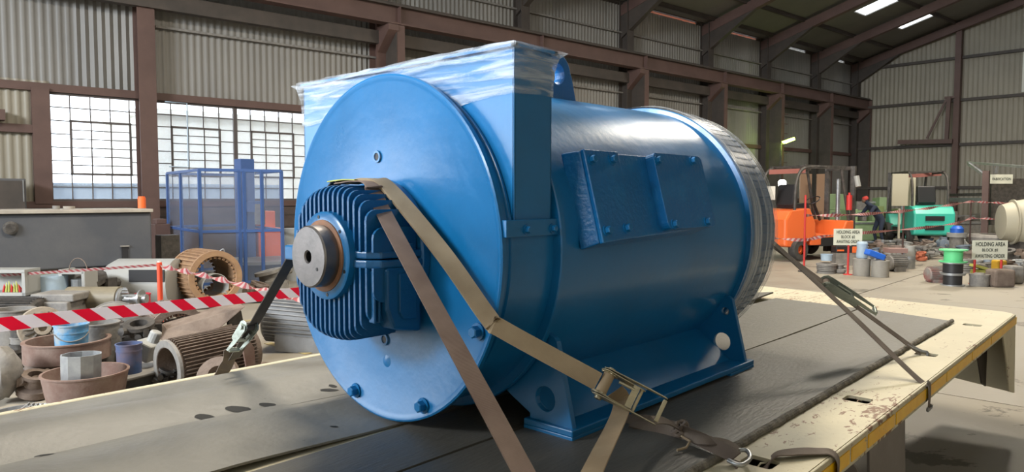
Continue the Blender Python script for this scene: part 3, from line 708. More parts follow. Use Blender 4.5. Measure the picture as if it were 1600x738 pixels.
# film over the hood
f = MB(); per = []
nX, nY = 6, 34
for i in range(nY): per.append((0, i/nY))
for i in range(nX): per.append((i/nX, 1))
for i in range(nY): per.append((1, 1-i/nY))
for i in range(nX): per.append((1-i/nX, 0))
lev = [(HZ+.007, .018), (HZ-.012, .021), (HZ-.035, .014), (HZ-.065, .008), (HZ-.10, .005), (HZ-.135, .004), (None, .004)]
vs = []; P_ = len(per)
for j, (z, off) in enumerate(lev):
    for i, (u, v) in enumerate(per):
        x = H0-off+(H1-H0+2*off)*u; y = HY0-off+(HY1-HY0+2*off)*v
        zz = z if z else 1.965-.03*math.sin(v*PI)*(1-u)-.02*v*(1-u)+.02*noise.noise(Vector((x*5, y*4, 3)))
        k = .006*noise.noise(Vector((x*14, y*14, (z or 1.9)*20)))
        vs.append(Vector((x+(k-.002 if u in (0, 1) else 0), y+k, zz+(.008*noise.noise(Vector((y*9, x*9, j))) if j else .004*noise.noise(Vector((y*12, x, 7)))))))
f.add(vs, [(j*P_+i, j*P_+(i+1) % P_, (j+1)*P_+(i+1) % P_, (j+1)*P_+i) for j in range(len(lev)-1) for i in range(P_)])
f.add(vs[:P_], [tuple(range(P_))])
for cy, sg in ((HY0, -1), (HY1, 1)):      # pulled ears of film at the corners
    for cx, sg2 in ((H0, -1), (H1, 1)):
        p = Vector((cx+sg2*.018, cy+sg*.018, HZ)); f.add([p+Vector((0, 0, .005)), p+Vector((sg2*.016, sg*.022, -.004)), p+Vector((0, 0, -.02)), p+Vector((-sg2*.03, 0, -.01))], [(0, 1, 2), (0, 2, 3), (0, 1, 3)])
f.build('stretch_film', FILM, hood, smooth=30, label='clear stretch film over the hood opening')
# ------------------------------------------------------------ lifting lug
lc = Vector((2.36, 1.91, 2.165)); pts = [Vector((2.22, 1.91, 2.03)), Vector((2.495, 1.91, 2.03)), Vector((2.475, 1.91, 2.09))]
for i in range(15): t = R(-5+190*i/14); pts.append(lc+Vector((.085*math.cos(t)+.01*(i == 0), 0, .085*math.sin(t))))
pts.append(Vector((2.25, 1.91, 2.09)))
lg = MB().prism(pts, (0, .055, 0), [circ(lc, (1, 0, 0), (0, 0, 1), .044, 20)]).build('lifting_lug', BLUEO, motor, bevel=.005)
# ------------------------------------------------------------ terminal box on the side
PH = R(15); TN = Vector((0, -math.cos(PH), math.sin(PH))); TT = Vector((0, math.sin(PH), math.cos(PH)))
def tb(x, t, D): return CEN+AX*x+TT*t+TN*D
tbx = empty('terminal_box', tb(2.3, 0, .6)); tbx.parent = motor; tbx.location = tb(2.3, 0, .6)-motor.location; WM[tbx.name] = Matrix.Translation(tb(2.3, 0, .6))
MB().add([tb(1.885, 0.174, 0.585), tb(1.885, -0.161, 0.585), tb(1.905, -0.154, 0.652), tb(1.905, 0.164, 0.652), tb(2.66, 0.174, 0.585), tb(2.66, -0.136, 0.585), tb(2.66, -0.124, 0.652), tb(2.66, 0.164, 0.652)],
         [(0, 1, 2, 3), (4, 5, 6, 7), (0, 1, 5, 4), (1, 2, 6, 5), (2, 3, 7, 6), (3, 0, 4, 7)]).build('box_body', BLUEO, tbx, bevel=.005)
c1 = MB().add([tb(1.905, 0.166, 0.652), tb(1.905, -0.156, 0.652), tb(2.105, -0.146, 0.652), tb(2.105, 0.166, 0.652), tb(1.905, 0.166, 0.669), tb(1.905, -0.156, 0.669), tb(2.105, -0.146, 0.669), tb(2.105, 0.166, 0.669)],
         [(0, 1, 2, 3), (4, 5, 6, 7), (0, 1, 5, 4), (1, 2, 6, 5), (2, 3, 7, 6), (3, 0, 4, 7)]).build('cover_plate', BLUEO, tbx, bevel=.004)
def rrect(x0, x1, t0, t1, D, r=.025, sk=0):
    o = []
    for cx, ct, a0 in ((x1-r, t1-r, 0), (x0+r, t1-r, 90), (x0+r, t0+r, 180), (x1-r, t0+r, 270)):
        for k in range(5): a = R(a0+k*22.5); o.append(tb(cx+r*math.cos(a), ct+r*math.sin(a), D))
    return o
c2 = MB().prism(rrect(2.30, 2.67, -.128, .166, .647), TN*.043).build('cover_plate', BLUEO, tbx, bevel=.005)
def tpx(px, py, D):
    d = ray(px, py); k = ((CEN-ORG).dot(TN)+D)/d.dot(TN); return ORG+d*k
for c, D, l in ((c1, .669, ((924, 250), (956, 250), (948, 361), (979, 357))), (c2, .690, ((1027, 251), (1081, 252), (1053, 351), (1104, 347)))):
    for q in l: bolt(c, tpx(*q, D), TN, .014, .012)
# ------------------------------------------------------------ feet
def foot(sg, nm='mounting_foot'):
    m2 = lambda y: y if sg < 0 else 2*YC-y
    ft = empty(nm, (2.47, m2(1.48), .852)); ft.parent = motor; ft.location = Vector((2.47, m2(1.48), .852))-motor.location; WM[ft.name] = Matrix.Translation(Vector((2.47, m2(1.48), .852)))
    gp = [(1.478, 1.182), (1.466, 1.17), (1.398, .888), (1.585, .888), (1.585, .906), (1.67, .95), (1.80, 1.03), (1.8, 1.2), (1.52, 1.195)]
    for x in (1.81, 3.10):
        c = Vector((x, 0, 0)); hs = [circ((x, m2(1.516), .968), (0, 1, 0), (0, 0, 1), .042, 22), circ((x, m2(1.502), 1.113), (0, 1, 0), (0, 0, 1), .018, 14)]
        MB().prism([Vector((x, m2(y), z)) for y, z in gp], (.022, 0, 0), hs).build('gusset', BLUE, ft, bevel=.003)
    y0, y1 = sorted((m2(1.388), m2(1.60)))
    MB().obox((1.795, y0, .868), (1.375, 0, 0), (0, y1-y0, 0), (0, 0, .022)).build('sole_plate', BLUE, ft, bevel=.004)
    for a, b in ((1.795, 2.03), (2.93, 3.17)): MB().obox((a, y0, .852), (b-a, 0, 0), (0, y1-y0, 0), (0, 0, .0165)).build('foot_pad', BLUE, ft, bevel=.003)
    MB().prism([Vector((1.83, m2(y), z)) for y, z in ((1.665, 1.02), (1.650, 1.02), (1.474, .889), (1.50, .889))], (1.27, 0, 0)).build('web_plate', BLUE, ft, bevel=.002)
    return ft
foot(-1); foot(1)
# ------------------------------------------------------------ bearing housing
HB = Vector((0, YC, 1.455))
bh = empty('bearing_housing', (1.53, YC, 1.455)); bh.parent = motor; bh.location = Vector((1.53, YC, 1.455))-motor.location; WM[bh.name] = Matrix.Translation(Vector((1.53, YC, 1.455)))
lx([(1.36, .10), (1.36, .165), (1.47, .185), (1.525, .19)], BLUED, 'housing_core', 48, bh, HB, cap=False)
lx([(1.505, .2), (1.505, .248), (1.511, .254), (1.534, .254)], BLUE, 'bearing_boss', 64, bh, HB, cap=False)
for a in (62, 118, 20, 160): bolt(bh, HB+Vector((1.505, .225*math.cos(R(a)), .225*math.sin(R(a)))), (-1, 0, 0), .012, .012)
fz = {}
nk = 8
for k in range(-nk, nk+1):
    dy = k*.0278; q = (1-(abs(dy)/.233)**2.4)**(1/2.4) if abs(dy) < .233 else 0
    up, dn = .222*q+.01, .275*q**.8+.01; y = YC+dy
    xf = 1.337+.02*(1-q)
    for (z0, z1, sgn) in ((HB.z+.02, HB.z+up, 1), (HB.z-.03, HB.z-dn, -1)):
        r = min(.035, abs(z1-z0)*.7)
        pts = [(1.50, z0), (xf, z0)]
        for t in range(5):
            a = R(90*t/4); pts.append((xf+r-r*math.cos(a), z1-sgn*r+sgn*r*math.sin(a)))
        pts.append((1.50, z1))
        MB().prism([Vector((x, y-.0049, z)) for x, z in pts], (0, .0098, 0)).build('fin', BLUED, bh)
# split flange with bolts, ear and sump box
sf = MB()
o_ = [(1.325, 1.935), (1.345, 1.84), (1.375, 1.803), (1.51, 1.783), (1.51, 2.28), (1.375, 2.268), (1.345, 2.235), (1.325, 2.135)]
for z0, z1, g in ((HB.z-.032, HB.z-.006, 0), (HB.z-.002, HB.z+.022, .003)):
    sf = MB().prism([Vector((x+g, y+(g if y < YC else -g), z0)) for x, y in o_], (0, 0, z1-z0)).build('split_flange', BLUED, bh, bevel=.006)
MB().box((1.365, 2.295, HB.z-.005), (.05, .06, .052)).build('flange_ear', BLUE, bh, bevel=.006)
for x, y in ((1.375, 1.83), (1.43, 1.808), (1.475, 1.803)): bolt(bh, (x, y, HB.z+.022), (0, 0, 1), .012, .014, BLUED)
MB().prism([Vector((x, 1.795, z)) for x, z in ((1.385, HB.z-.03), (1.385, 1.29), (1.41, 1.225), (1.51, 1.205), (1.51, HB.z-.03))], (0, .09, 0)).build('oil_sump', BLUED, bh, bevel=.01)
for x in (1.385, 1.40): MB().obox((x-.03, 1.815, 1.25), (.008, 0, 0), (0, .03, 0), (0, 0, .165)).build('sump_rib', BLUED, bh, bevel=.003)
MB().prism([Vector((x, 1.787, z)) for x, z in ((1.425, HB.z-.05), (1.425, 1.28), (1.44, 1.255), (1.49, 1.25), (1.49, HB.z-.05))], (0, .015, 0)).build('sump_panel', BLUED, bh, bevel=.005)
bh.scale.x = 1.127
# front flange, seal and shaft hub
lx([(1.318, .09), (1.318, .138), (1.322, .145), (1.345, .147), (1.36, .12)], BLUE, 'seal_flange', 64, bh, HB, cap=False)
lx([(1.314, .09), (1.314, .118), (1.319, .119)], ORANGE_R, 'seal_ring', 48, bh, HB, cap=False)
for a in range(20, 380, 60): MB().lathe(HB+Vector((1.318, .129*math.cos(R(a)), .129*math.sin(R(a)))), (-1, 0, 0), [(0, .006), (.0015, .006)], 10).build('screw_hole', BLACKP, bh)
hub = lx([(1.272, .018), (1.268, .022), (1.268, .096), (1.273, .101), (1.33, .102)], STEELD, 'shaft_hub', 64, bh, HB, cap=False)
lx([(1.285, 0), (1.285, .019), (1.272, .0185)], BLACKP, 'centre_bore', 20, bh, HB, cap=False, smooth=None)
MB().lathe(HB+Vector((1.268, .065*math.cos(R(215)), .065*math.sin(R(215)))), (-1, 0, 0), [(0, .006), (.001, .006)], 10).build('key_hole', BLACKP, bh)

# ============================================================ STRAPS
def cat_rom(P, n=10):
    P = [Vector(p) for p in P]; out = []
    for i in range(len(P)-1):
        a = P[max(i-1, 0)]; b = P[i]; c = P[i+1]; d = P[min(i+2, len(P)-1)]
        for k in range(n):
            t = k/n; out.append(.5*((2*b)+(c-a)*t+(2*a-5*b+4*c-d)*t*t+(3*b-a-3*c+d)*t**3))
    out.append(P[-1]); return out
def strap(name, pts, wd, w, th, mt, label, n=10, group=None):
    P = cat_rom(pts, n); g = MB(); wl_ = wd if not isinstance(wd, list) else [wd[min(int(i/n), len(wd)-1)].lerp(wd[min(int(i/n)+1, len(wd)-1)], (i % n)/n) for i in range(len(P))]
    g.ribbon(P, wl_, w, th)
    o = solo(g, name, mt, label, 'strap', group, smooth=40)
    me = o.data; uv = me.uv_layers.new(name='UV'); L_ = [0]
    for a, b in zip(P, P[1:]): L_.append(L_[-1]+(b-a).length)
    for lp in me.loops:
        vi = lp.vertex_index; uv.data[lp.index].uv = ((vi % 4) in (1, 2), L_[min(vi//4, len(L_)-1)]*2)
    return o
TZ = HB.z+.238
XX = Vector((1, 0, 0))
strap('tie_down_strap', [(1.42, 2.12, TZ+.0), (1.42, 2.00, TZ+.008), (1.415, 1.925, TZ-.008), (1.385, 1.82, 1.585), (1.06, .742, .845), (1.04, .70, .70)], XX+Vector((0, -.25, 0)), .056, .004, WEBA, 'flat brown tie down strap running from the bearing housing to the bottom of the picture', 12)
strap('tie_down_strap', [(1.44, 2.08, TZ+.004), (1.45, 1.98, TZ+.012), (1.465, 1.90, TZ-.02), (1.485, 1.66, 1.47), (1.498, 1.475, 1.288), (1.515, 1.43, 1.255), (1.685, 1.21, 1.107)], [XX, XX, XX+Vector((0, 0, .3)), Vector((.7, .1, .7)), Vector((.45, .2, .8)), Vector((.2, .1, 1)), Vector((.1, 0, 1))], .054, .012, WEBB, 'tan sleeved strap bending over the rim of the motor disc to the brass ratchet', 10)
strap('strap_end', [(1.405, 2.16, TZ+.008), (1.41, 2.08, TZ+.014), (1.42, 2.02, TZ+.013)], XX, .03, .004, HIVIS, 'short yellowish strap end on top of the finned bearing housing', 6)
R1 = Vector((1.699, 1.195, 1.10))
strap('tie_down_strap', [R1+Vector((.045, -.005, -.03)), R1+Vector((.03, -.04, -.07)), atd(925, 738, 1.66), atd(862, 880, 1.42), atd(850, 940, 1.38)], Vector((.8, -.5, .2)), .054, .004, WEBB, 'tan strap hanging from the brass ratchet to the bottom edge of the picture', 12)
def ratchet(p, a, w, wid, L_, mt, label, strapm):
    a = a.normalized(); w = (w-a*w.dot(a)).normalized(); n = a.cross(w)
    rt = empty('ratchet_buckle', p, label, 'ratchet')
    for s in (-1, 1):
        o = p+w*s*wid/2
        pts = circ(o, a, n, .028, 16)
        pl = [q for q in pts if (q-o).dot(a) < .01]
        pl = [o+a*(.028*math.cos(R(t)))+n*(.028*math.sin(R(t))) for t in range(60, 301, 24)]+[o+a*(L_*.62)-n*.011, o+a*(L_*.66), o+a*(L_*.62)+n*.009]
        MB().prism(pl, w*s*.003).build('side_plate', mt, rt, bevel=.001)
        pl = [o+w*s*.006+a*x+n*y for x, y in ((-.022, .012), (-.01, .026), (.02, .03), (L_*.55, .034), (L_, .030), (L_+.005, .018), (L_*.6, .012), (.03, -.006), (0, -.02))]
        MB().prism(pl, w*s*.003).build('handle_plate', mt, rt, bevel=.001)
        gr = []
        for k in range(24): r_ = .026 if k % 2 else .021; gr.append(o-w*s*.004+a*r_*math.cos(2*PI*k/24)+n*r_*math.sin(2*PI*k/24))
        MB().prism(gr, w*s*.003).build('ratchet_wheel', mt, rt)
        MB().cyl(o+w*s*.009, o+w*s*.016, .011, 14).build('axle_end', mt, rt)
    MB().cyl(p-w*wid/2, p+w*wid/2, .017, 20).build('wound_webbing', strapm, rt, smooth=40)
    MB().bar(p+w*wid/2+a*L_+n*.024, p-w*wid/2+a*L_+n*.024, .012, .018, n).build('handle_grip', mt, rt, bevel=.002)
    MB().bar(p+w*wid/2+a*L_*.5+n*.022, p-w*wid/2+a*L_*.5+n*.022, .02, .004, n).build('release_plate', mt, rt)
    MB().tube([p+w*wid*.3+a*L_*.2+n*.02, p+w*wid*.3+a*L_*.48+n*.022], .005, 8).build('spring', mt, rt)
    MB().cyl(p+a*L_*.6-w*wid/2, p+a*L_*.6+w*wid/2, .005, 10).build('cross_pin', mt, rt)
    return rt
dR = (R1-ORG).dot(FW)
aa = atd(1030, 645, dR-.04)-R1; ww = atd(952, 572, dR+.02)-R1
ratchet(R1, aa, ww, .068, aa.length, BRASS, 'open brass coloured ratchet buckle in front of the motor foot', WEBB)
# knotted spare webbing from the ratchet to the lashing slot
zz = .862
def mp_(x, y, z=.864): return atz(x, y, z)
strap('knotted_webbing', [mp_(972, 654), mp_(1010, 659, .872), mp_(1050, 668, .878), mp_(1072, 677, .885), mp_(1110, 694, .88), mp_(1150, 714, .87)], [Vector((.6, .6, .1)), Vector((.5, .5, .6)), Vector((.3, .4, 1)), Vector((.2, .4, 1)), Vector((.4, .6, .6)), Vector((.5, .6, .2))], .045, .004, WEBR, 'knotted brown webbing lying on the mat between the motor foot and the lashing hook', 8, 'spare webbing on the mat')
strap('knotted_webbing', [mp_(985, 664), mp_(1020, 668, .868), mp_(1060, 676, .875), mp_(1100, 688, .89), mp_(1135, 692, .885), mp_(1156, 704, .87)], [Vector((.5, .7, 0)), Vector((.5, .4, .6)), Vector((.3, .4, 1)), Vector((.6, .5, .4)), Vector((.6, .6, .2)), Vector((.5, .6, .2))], .035, .004, WEBR, 'thin upper strand of the knotted webbing beside the lashing hook', 8, 'spare webbing on the mat')
strap('knotted_webbing', [R1+aa*.9+Vector((0, 0, -.03)), mp_(1040, 658, .95), mp_(1058, 668, .90), mp_(1070, 676, .88)], Vector((.5, .6, .2)), .028, .004, WEBR, 'short strap dropping from the brass ratchet handle to the webbing knot', 8)
kn = MB()
kc = mp_(1066, 672, .885)
for i in range(3):
    pts = [kc+Vector((.028*math.cos(t)*(1 if i else .8), .018*math.sin(t)+.006*i, .016*math.sin(t+i*1.3)+.004)) for t in [2*PI*k/14 for k in range(14)]]
    kn.tube(pts, .0075, 6, True)
solo(kn, 'webbing_knot', WEBR, 'bunched knot tied in the brown webbing on the mat', 'knot', smooth=50)
MB_ = MB().tube([mp_(1065, 682, .872), mp_(1078, 690, .875), mp_(1072, 700, .868), mp_(1058, 704, .866)], .004, 6)
solo(MB_, 'frayed_thread', WEBB, 'frayed thread hanging from the knot in the webbing', 'thread', smooth=50)
hk = MB(); hk.tube(cat_rom([mp_(1140, 706, .866), mp_(1165, 704, .868), mp_(1172, 716, .862), mp_(1158, 727, .862), mp_(1138, 720, .862)], 6), .007, 8)
solo(hk, 'lashing_hook', GALV, 'bright metal hook end lying by the lashing slot with the webbing', 'hook', smooth=50)
strap('lashing_strap', [(2.00, .935, .842), (2.06, .90, .815), (2.10, .885, .812), (2.15, .865, .845), (2.20, .83, .851), (2.27, .785, .846), (2.30, .752, .842), (2.31, .732, .82), (2.31, .731, .77)], XX+Vector((0, .25, 0)), .05, .004, WEBR, 'brown lashing strap threaded through the deck slot and folded over the striped edge', 8)
# right hand pair of straps
p0 = ORG+ray(1215, 388)*1.0
def onX(px, py, X): d = ray(px, py); return ORG+d*(X/d.x)
A1 = onX(1214, 385, 3.47); E1 = Vector((3.479, .752, DZ+.004))
strap('tie_down_strap', [A1+(A1-E1)*.55, A1+(A1-E1)*.2, A1, (A1+E1)/2, E1+Vector((0, .03, .012)), E1+Vector((.004, -.014, -.004)), E1+Vector((.008, -.02, -.05)), E1+Vector((.01, -.018, -.11))], XX+Vector((0, .1, .1)), .056, .004, WEBR, 'brown strap from the wrapped motor end folded over the yellow striped deck edge', 10, )
hkk = MB().tube([E1+Vector((-.02, -.022, -.105)), E1+Vector((-.02, -.02, -.12)), E1+Vector((.04, -.02, -.12)), E1+Vector((.04, -.022, -.105))], .006, 8)
solo(hkk, 'lashing_hook', GALV, 'metal hook clipped under the striped deck edge below the strap', 'hook')
A2 = onX(1217, 391, 3.50); E2 = Vector((4.09, .91, DZ+.01))
strap('tie_down_strap', [A2+(A2-E2)*.4, A2, A2.lerp(E2, .45), E2], XX+Vector((0, .1, .2)), .042, .004, WEBR, 'brown strap from the wrapped motor end through the zinc ratchet to the deck slot', 10)
d2 = (E2-A2).normalized(); rp2 = A2.lerp(E2, .33)
ratchet(rp2+Vector((0, 0, .008)), d2+Vector((0, 0, .04)), XX+Vector((0, .1, .2)), .05, A2.lerp(E2, .64).__sub__(rp2).length, ZINC, 'closed zinc ratchet buckle on the strap right of the motor rear', WEBR)
hk = MB()
for s in (-.012, .012): hk.tube(cat_rom([E2+Vector((s*1.5-.06, .06, .055)), E2+Vector((s, 0, .012)), E2+Vector((.035+s, -.025, .0)), E2+Vector((.03+s, -.03, -.02))], 5), .0045, 8)
solo(hk, 'lashing_hook', GALV, 'zinc double hook in the deck slot below the zinc ratchet', 'hook', smooth=50)
# left hand strap
E3 = Vector((1.475, 3.118, .865)); T3 = Vector((1.43, 2.17, TZ))
strap('tie_down_strap', [(1.42, 2.10, TZ+.004), T3, (1.435, 2.34, 1.545), T3.lerp(E3, .55), T3.lerp(E3, .93)], XX+Vector((0, .1, .1)), .055, .004, WEBD, 'dark strap going from the bearing housing down the left side to the far deck edge', 10)
strap('tie_down_strap', [T3.lerp(E3, .86)+Vector((-.03, .03, 0)), E3+Vector((-.02, -.05, .05)), E3+Vector((-.04, -.03, 0)), E3+Vector((-.05, .0, -.03))], Vector((1, -.3, .2)), [.03]+[.055]*30, .004, WEBR, 'grey folded strap end at the far deck edge under the left ratchet', 10)
d3 = (T3-E3).normalized(); rp3 = T3.lerp(E3, .72)+Vector((-.02, 0, 0))
ratchet(rp3, -d3+Vector((-.2, 0, 0)), XX, .05, .14, ZINC, 'greenish ratchet buckle on the dark strap left of the motor', WEBD)
# ============================================================ LEFT SIDE OF THE HALL
def hexring(mb, o, ax, r, n, rr): pass
def stator(name, p, ax, r, L_, rin, mt, label, ribs=26, rib_h=.02, slots=30, group=None, cat='motor part', mt_in=None, base=None, ringmt=None, lugs=True):
    """hollow motor frame: ribbed shell, end rings, toothed bore"""
    p = Vector(p); ax = Vector(ax).normalized(); s = p-ax*L_/2
    u = Vector((0, 0, 1)); x = (u-ax*u.dot(ax)).normalized(); y = ax.cross(x)
    rt = empty(name, (p.x, p.y, max(0, p.z-r-rib_h)), label, cat, group)
    MB().lathe(s, ax, [(0, rin), (0, r), (L_, r), (L_, rin), (L_*.9, rin*.96), (L_*.1, rin*.96), (0, rin)], 40, cap=False).build('shell', mt, rt, smooth=35)
    for k in range(ribs):
        t = 2*PI*k/ribs; d = x*math.cos(t)+y*math.sin(t); w = ax.cross(d)*.010
        MB().obox(s+ax*L_*.06+d*(r-.004)-w/2, ax*L_*.88, w, d*(rib_h+.004)).build('rib', mt, rt)
    MB().lathe(s-ax*.004, ax, [(0, rin*1.02), (0, r+rib_h*.8), (L_*.06, r+rib_h*.8), (L_*.06, rin*1.02)], 40, cap=False).build('end_ring', ringmt or mt, rt, smooth=35)
    MB().lathe(s+ax*(L_*.94+.004), ax, [(0, rin*1.02), (0, r+rib_h*.8), (L_*.06, r+rib_h*.8), (L_*.06, rin*1.02)], 40, cap=False).build('end_ring', ringmt or mt, rt, smooth=35)
    if slots:
        for e_ in (.03, .92):
            for k in range(slots):
                t = 2*PI*k/slots; d = x*math.cos(t)+y*math.sin(t); w = ax.cross(d)*(rin*3.2/slots)
                MB().obox(s+ax*L_*e_+d*(rin*.88)-w/2, ax*L_*.05, w, d*(rin*.14)).build('tooth', mt_in or mt, rt)
    if base:
        for sg in (-1, 1):
            c = p+y*sg*r*.75; c.z = 0
            MB().obox(c-ax*L_*.35-y*.03, ax*L_*.7, y*.06, Vector((0, 0, max(.02, p.z-r*.62)))).build('foot', mt, rt)
    return rt
def fin_motor(name, p, ax, r, L_, mt, label, nf=30, group=None, cowl=True, shaft=.0, feet=True, mt2=None, endr=.3, open_end=False):
    p = Vector(p); ax = Vector(ax).normalized(); s = p-ax*L_/2
    u = Vector((0, 0, 1)); x = (u-ax*u.dot(ax)).normalized(); y = ax.cross(x)
    rt = empty(name, (p.x, p.y, max(0, p.z-r*1.1)), label, 'motor', group)
    if open_end:
        MB().lathe(s, ax, [(0, r*.72), (0, r*.9), (L_, r*.9), (L_, r*.3), (L_*.96, r*.2), (L_*.9, r*.72), (0, r*.72)], 36, cap=False).build('frame', mt, rt, smooth=35)
        MB().lathe(s-ax*.004, ax, [(0, r*.74), (0, r*.98), (.025, r*1.0), (.025, r*.74), (0, r*.74)], 36, cap=False).build('end_ring', mt2 or mt, rt, smooth=35)
    else:
        MB().lathe(s, ax, [(0, r*endr), (.01, r*.8), (.03, r*.9), (L_-.03, r*.9), (L_-.01, r*.8), (L_, r*endr)], 36).build('frame', mt, rt, smooth=35)
    for k in range(nf):
        t = 2*PI*(k+.5)/nf; d = x*math.cos(t)+y*math.sin(t); w = ax.cross(d)*.007
        MB().obox(s+ax*L_*.06+d*r*.88-w/2, ax*L_*.88, w, d*r*.13).build('fin', mt, rt)
    if shaft:
        MB().cyl(s-ax*shaft, s, r*.16, 16).build('shaft', GALV, rt, smooth=40)
    if feet:
        for sg in (-1, 1):
            c = p+y*sg*r*.7; z1 = p.z-r*.55; c.z = z1-r*.62 if p.z-r*1.25 > 0 else 0
            MB().obox(c-ax*L_*.3-y*.03, ax*L_*.6, y*.06, Vector((0, 0, z1-c.z))).build('foot', mt, rt)
    return rt
def ring_thing(name, p, r, h, mt, label, cat, th=.02, group=None, tilt=None, floor_=True, flare=0):
    """open hoop or bowl standing on its rim"""
    mb = MB(); ax = Vector(tilt) if tilt else Vector((0, 0, 1))
    prof = [(0, 0), (0, r-flare), (h*.5, r-flare*.4), (h-.012, r), (h-.012, r+.008), (h, r+.008), (h, r-th), (h*.5, r-th-flare*.4), (.02, r-th-flare), (.02, 0)] if floor_ else [(0, r-th), (0, r), (h-.012, r), (h-.012, r+.008), (h, r+.008), (h, r-th), (0, r-th)]
    mb.lathe((0, 0, 0), ax, prof, 48, cap=False)
    mb.v = [v+Vector(p) for v in mb.v]
    return solo(mb, name, mt, label, cat, group, base=p, smooth=30)
def bucket(name, p, r, h, mt, label, bail=True, group=None, cat='bucket'):
    rt = empty(name, p, label, cat, group); p = Vector(p)
    MB().lathe(p, (0, 0, 1), [(0, 0), (0, r*.93), (h*.96, r), (h*.96, r*1.06), (h, r*1.06), (h, r*.95), (.01, r*.88), (.01, 0)], 32, cap=False).build('pail', mt, rt, smooth=35)
    MB().lathe(p+Vector((0, 0, h*.75)), (0, 0, 1), [(0, r*.99), (.0, r*1.02), (.012, r*1.02), (.012, r*.99)], 32, cap=False).build('band', mt, rt, smooth=35)
    if bail:
        d = (ORG-p); d.z = 0; d.normalize(); sd = Vector((-d.y, d.x, 0))
        MB().tube([p+Vector((0, 0, h*.85))+sd*r*1.02*math.cos(t)+d*r*1.03*math.sin(t)*1.0-Vector((0, 0, h*.30*math.sin(t))) for t in [PI*k/14 for k in range(15)]], .005, 6).build('handle', GREYC, rt, smooth=50)
    return rt
def gz(x, y, dep):    # point on pixel ray at a given depth
    return atd(x, y, dep)
FWH = Vector((FW.x, FW.y, 0)).normalized()
# big dark machine bed
mb_ = empty('machine_bed', atz(120, 440, 0), 'long dark grey machine bed with a dusty flat top below the left window', 'machine', rz=AW)
bs0, bs1, bo0, bo1 = -1.9, 3.55, 5.2, 4.0      # along the wall and offset from it
def mbx(s0, s1, z0, z1, o0, o1): return MB().obox(wallp(s0, z0, o0), W*(s1-s0), N*(o0-o1), Vector((0, 0, z1-z0)))
def swall(px, off):
    d = ray(px, 330); k = (DW-off)/d.dot(N); return (ORG+d*k).dot(W)
sR = swall(236, 5.2); sL = swall(-60, 5.2)
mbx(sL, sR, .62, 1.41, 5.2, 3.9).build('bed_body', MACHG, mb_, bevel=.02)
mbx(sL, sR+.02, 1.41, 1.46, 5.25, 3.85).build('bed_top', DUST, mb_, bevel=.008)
for a, b in ((swall(-60, 5.2), swall(8, 5.2)), (swall(22, 5.2), swall(44, 5.2)), (swall(150, 5.2), sR)): mbx(a, b, 0, .62, 5.15, 4.0).build('bed_leg', MACHG, mb_, bevel=.015)
for px in (31, 193): mbx(swall(px-5, 5.2), swall(px+5, 5.2), .40 if px < 100 else .70, .60 if px < 100 else .90, 5.215, 5.19).build('square_opening', BLACKP, mb_)
for px in (30, 193):
    for a, b, c, d in ((-7, 7, .38, .40), (-7, 7, .60, .62)): mbx(swall(px+a, 5.2), swall(px+b, 5.2), c+(.30 if px > 100 else 0), d+(.30 if px > 100 else 0), 5.23, 5.19).build('opening_rim', GREYC, mb_)
MB().lathe(wallp(swall(15, 5.2), 1.22, 5.2), -N, [(0, .09), (.04, .09), (.05, .06)], 20).build('round_boss', DARKC, mb_)
for k in range(9): mbx(swall(52+k*11.5, 4.9), swall(61+k*11.5, 4.9), .12, .56, 5.0-.05*(k % 2), 4.9).build('brick', mat('dull_brick_%d' % k, (.09+.012*(k % 3), .062, .05), .8) if k < 3 else bpy.data.materials['dull_brick_%d' % (k % 3)], mb_)
for i, (px, py, r_, h_, mt, l) in enumerate(((88, 316, .05, .05, GREYC, 'small ring left on the dusty machine top'), (108, 318, .08, .04, DUST, 'small dusty block on the machine top'), (222, 312, .06, .17, FORKO, 'small orange can on the right end of the machine top'))):
    p = wallp(swall(px, 4.5), 1.461, 4.5)
    g = MB(); g.cyl(p, p+Vector((0, 0, h_)), r_, 16)
    if i == 2: g.cyl(p+Vector((0, 0, h_)), p+Vector((0, 0, h_+.02)), r_*.8, 16)
    solo(g, ('loose_ring', 'loose_block', 'spray_can')[i], mt, l, ('ring', 'block', 'can')[i], smooth=40)
cbn = empty('steel_cabinet', wallp(.6, 0, .9), 'dark steel cabinet at the left edge behind the machine bed', 'cabinet', rz=AW)
mbx(-.8, swall(42, .9), 0, 1.98, .9, .3).build('cabinet_body', MACHG, cbn, bevel=.01); mbx(-.2, swall(40, .95), .1, 1.94, .92, .9).build('door', DARKST, cbn); mbx(swall(37, .95), swall(39, .95), 1.55, 1.95, .95, .92).build('door_handle', GALV, cbn)
# blue mesh cage with a turntable machine inside
cg = empty('machine_guard_cage', atz(350, 437, 0), 'blue framed wire mesh cage around a machine under the windows', 'cage')
CB = {}
def cpt(px, dep): p = atd(px, 300, dep); return Vector((p.x, p.y, 0))
q0, q1, q2, q3 = cpt(262, 14.6), cpt(312, 12.6), cpt(440, 13.2), cpt(372, 15.8)
ZT = 1.65+37*12.9/1110
def zt(p): return 2.12
fr_ = [(q0, q1), (q1, q2)]
posts = [q0, q0.lerp(q1, .45), q1, q1.lerp(q2, .47), q1.lerp(q2, .53), q1.lerp(q2, .75), q2, q3]
for p in posts: MB().bar(p, p+Vector((0, 0, 2.12)), .05, .05, (1, 0, 0)).build('post', CAGEB, cg)
for a, b in ((q0, q1), (q1, q2), (q2, q3), (q3, q0)):
    for z in (.08, 1.02, 2.12): MB().bar(a+Vector((0, 0, z)), b+Vector((0, 0, z)), .04, .05).build('rail', CAGEB, cg)
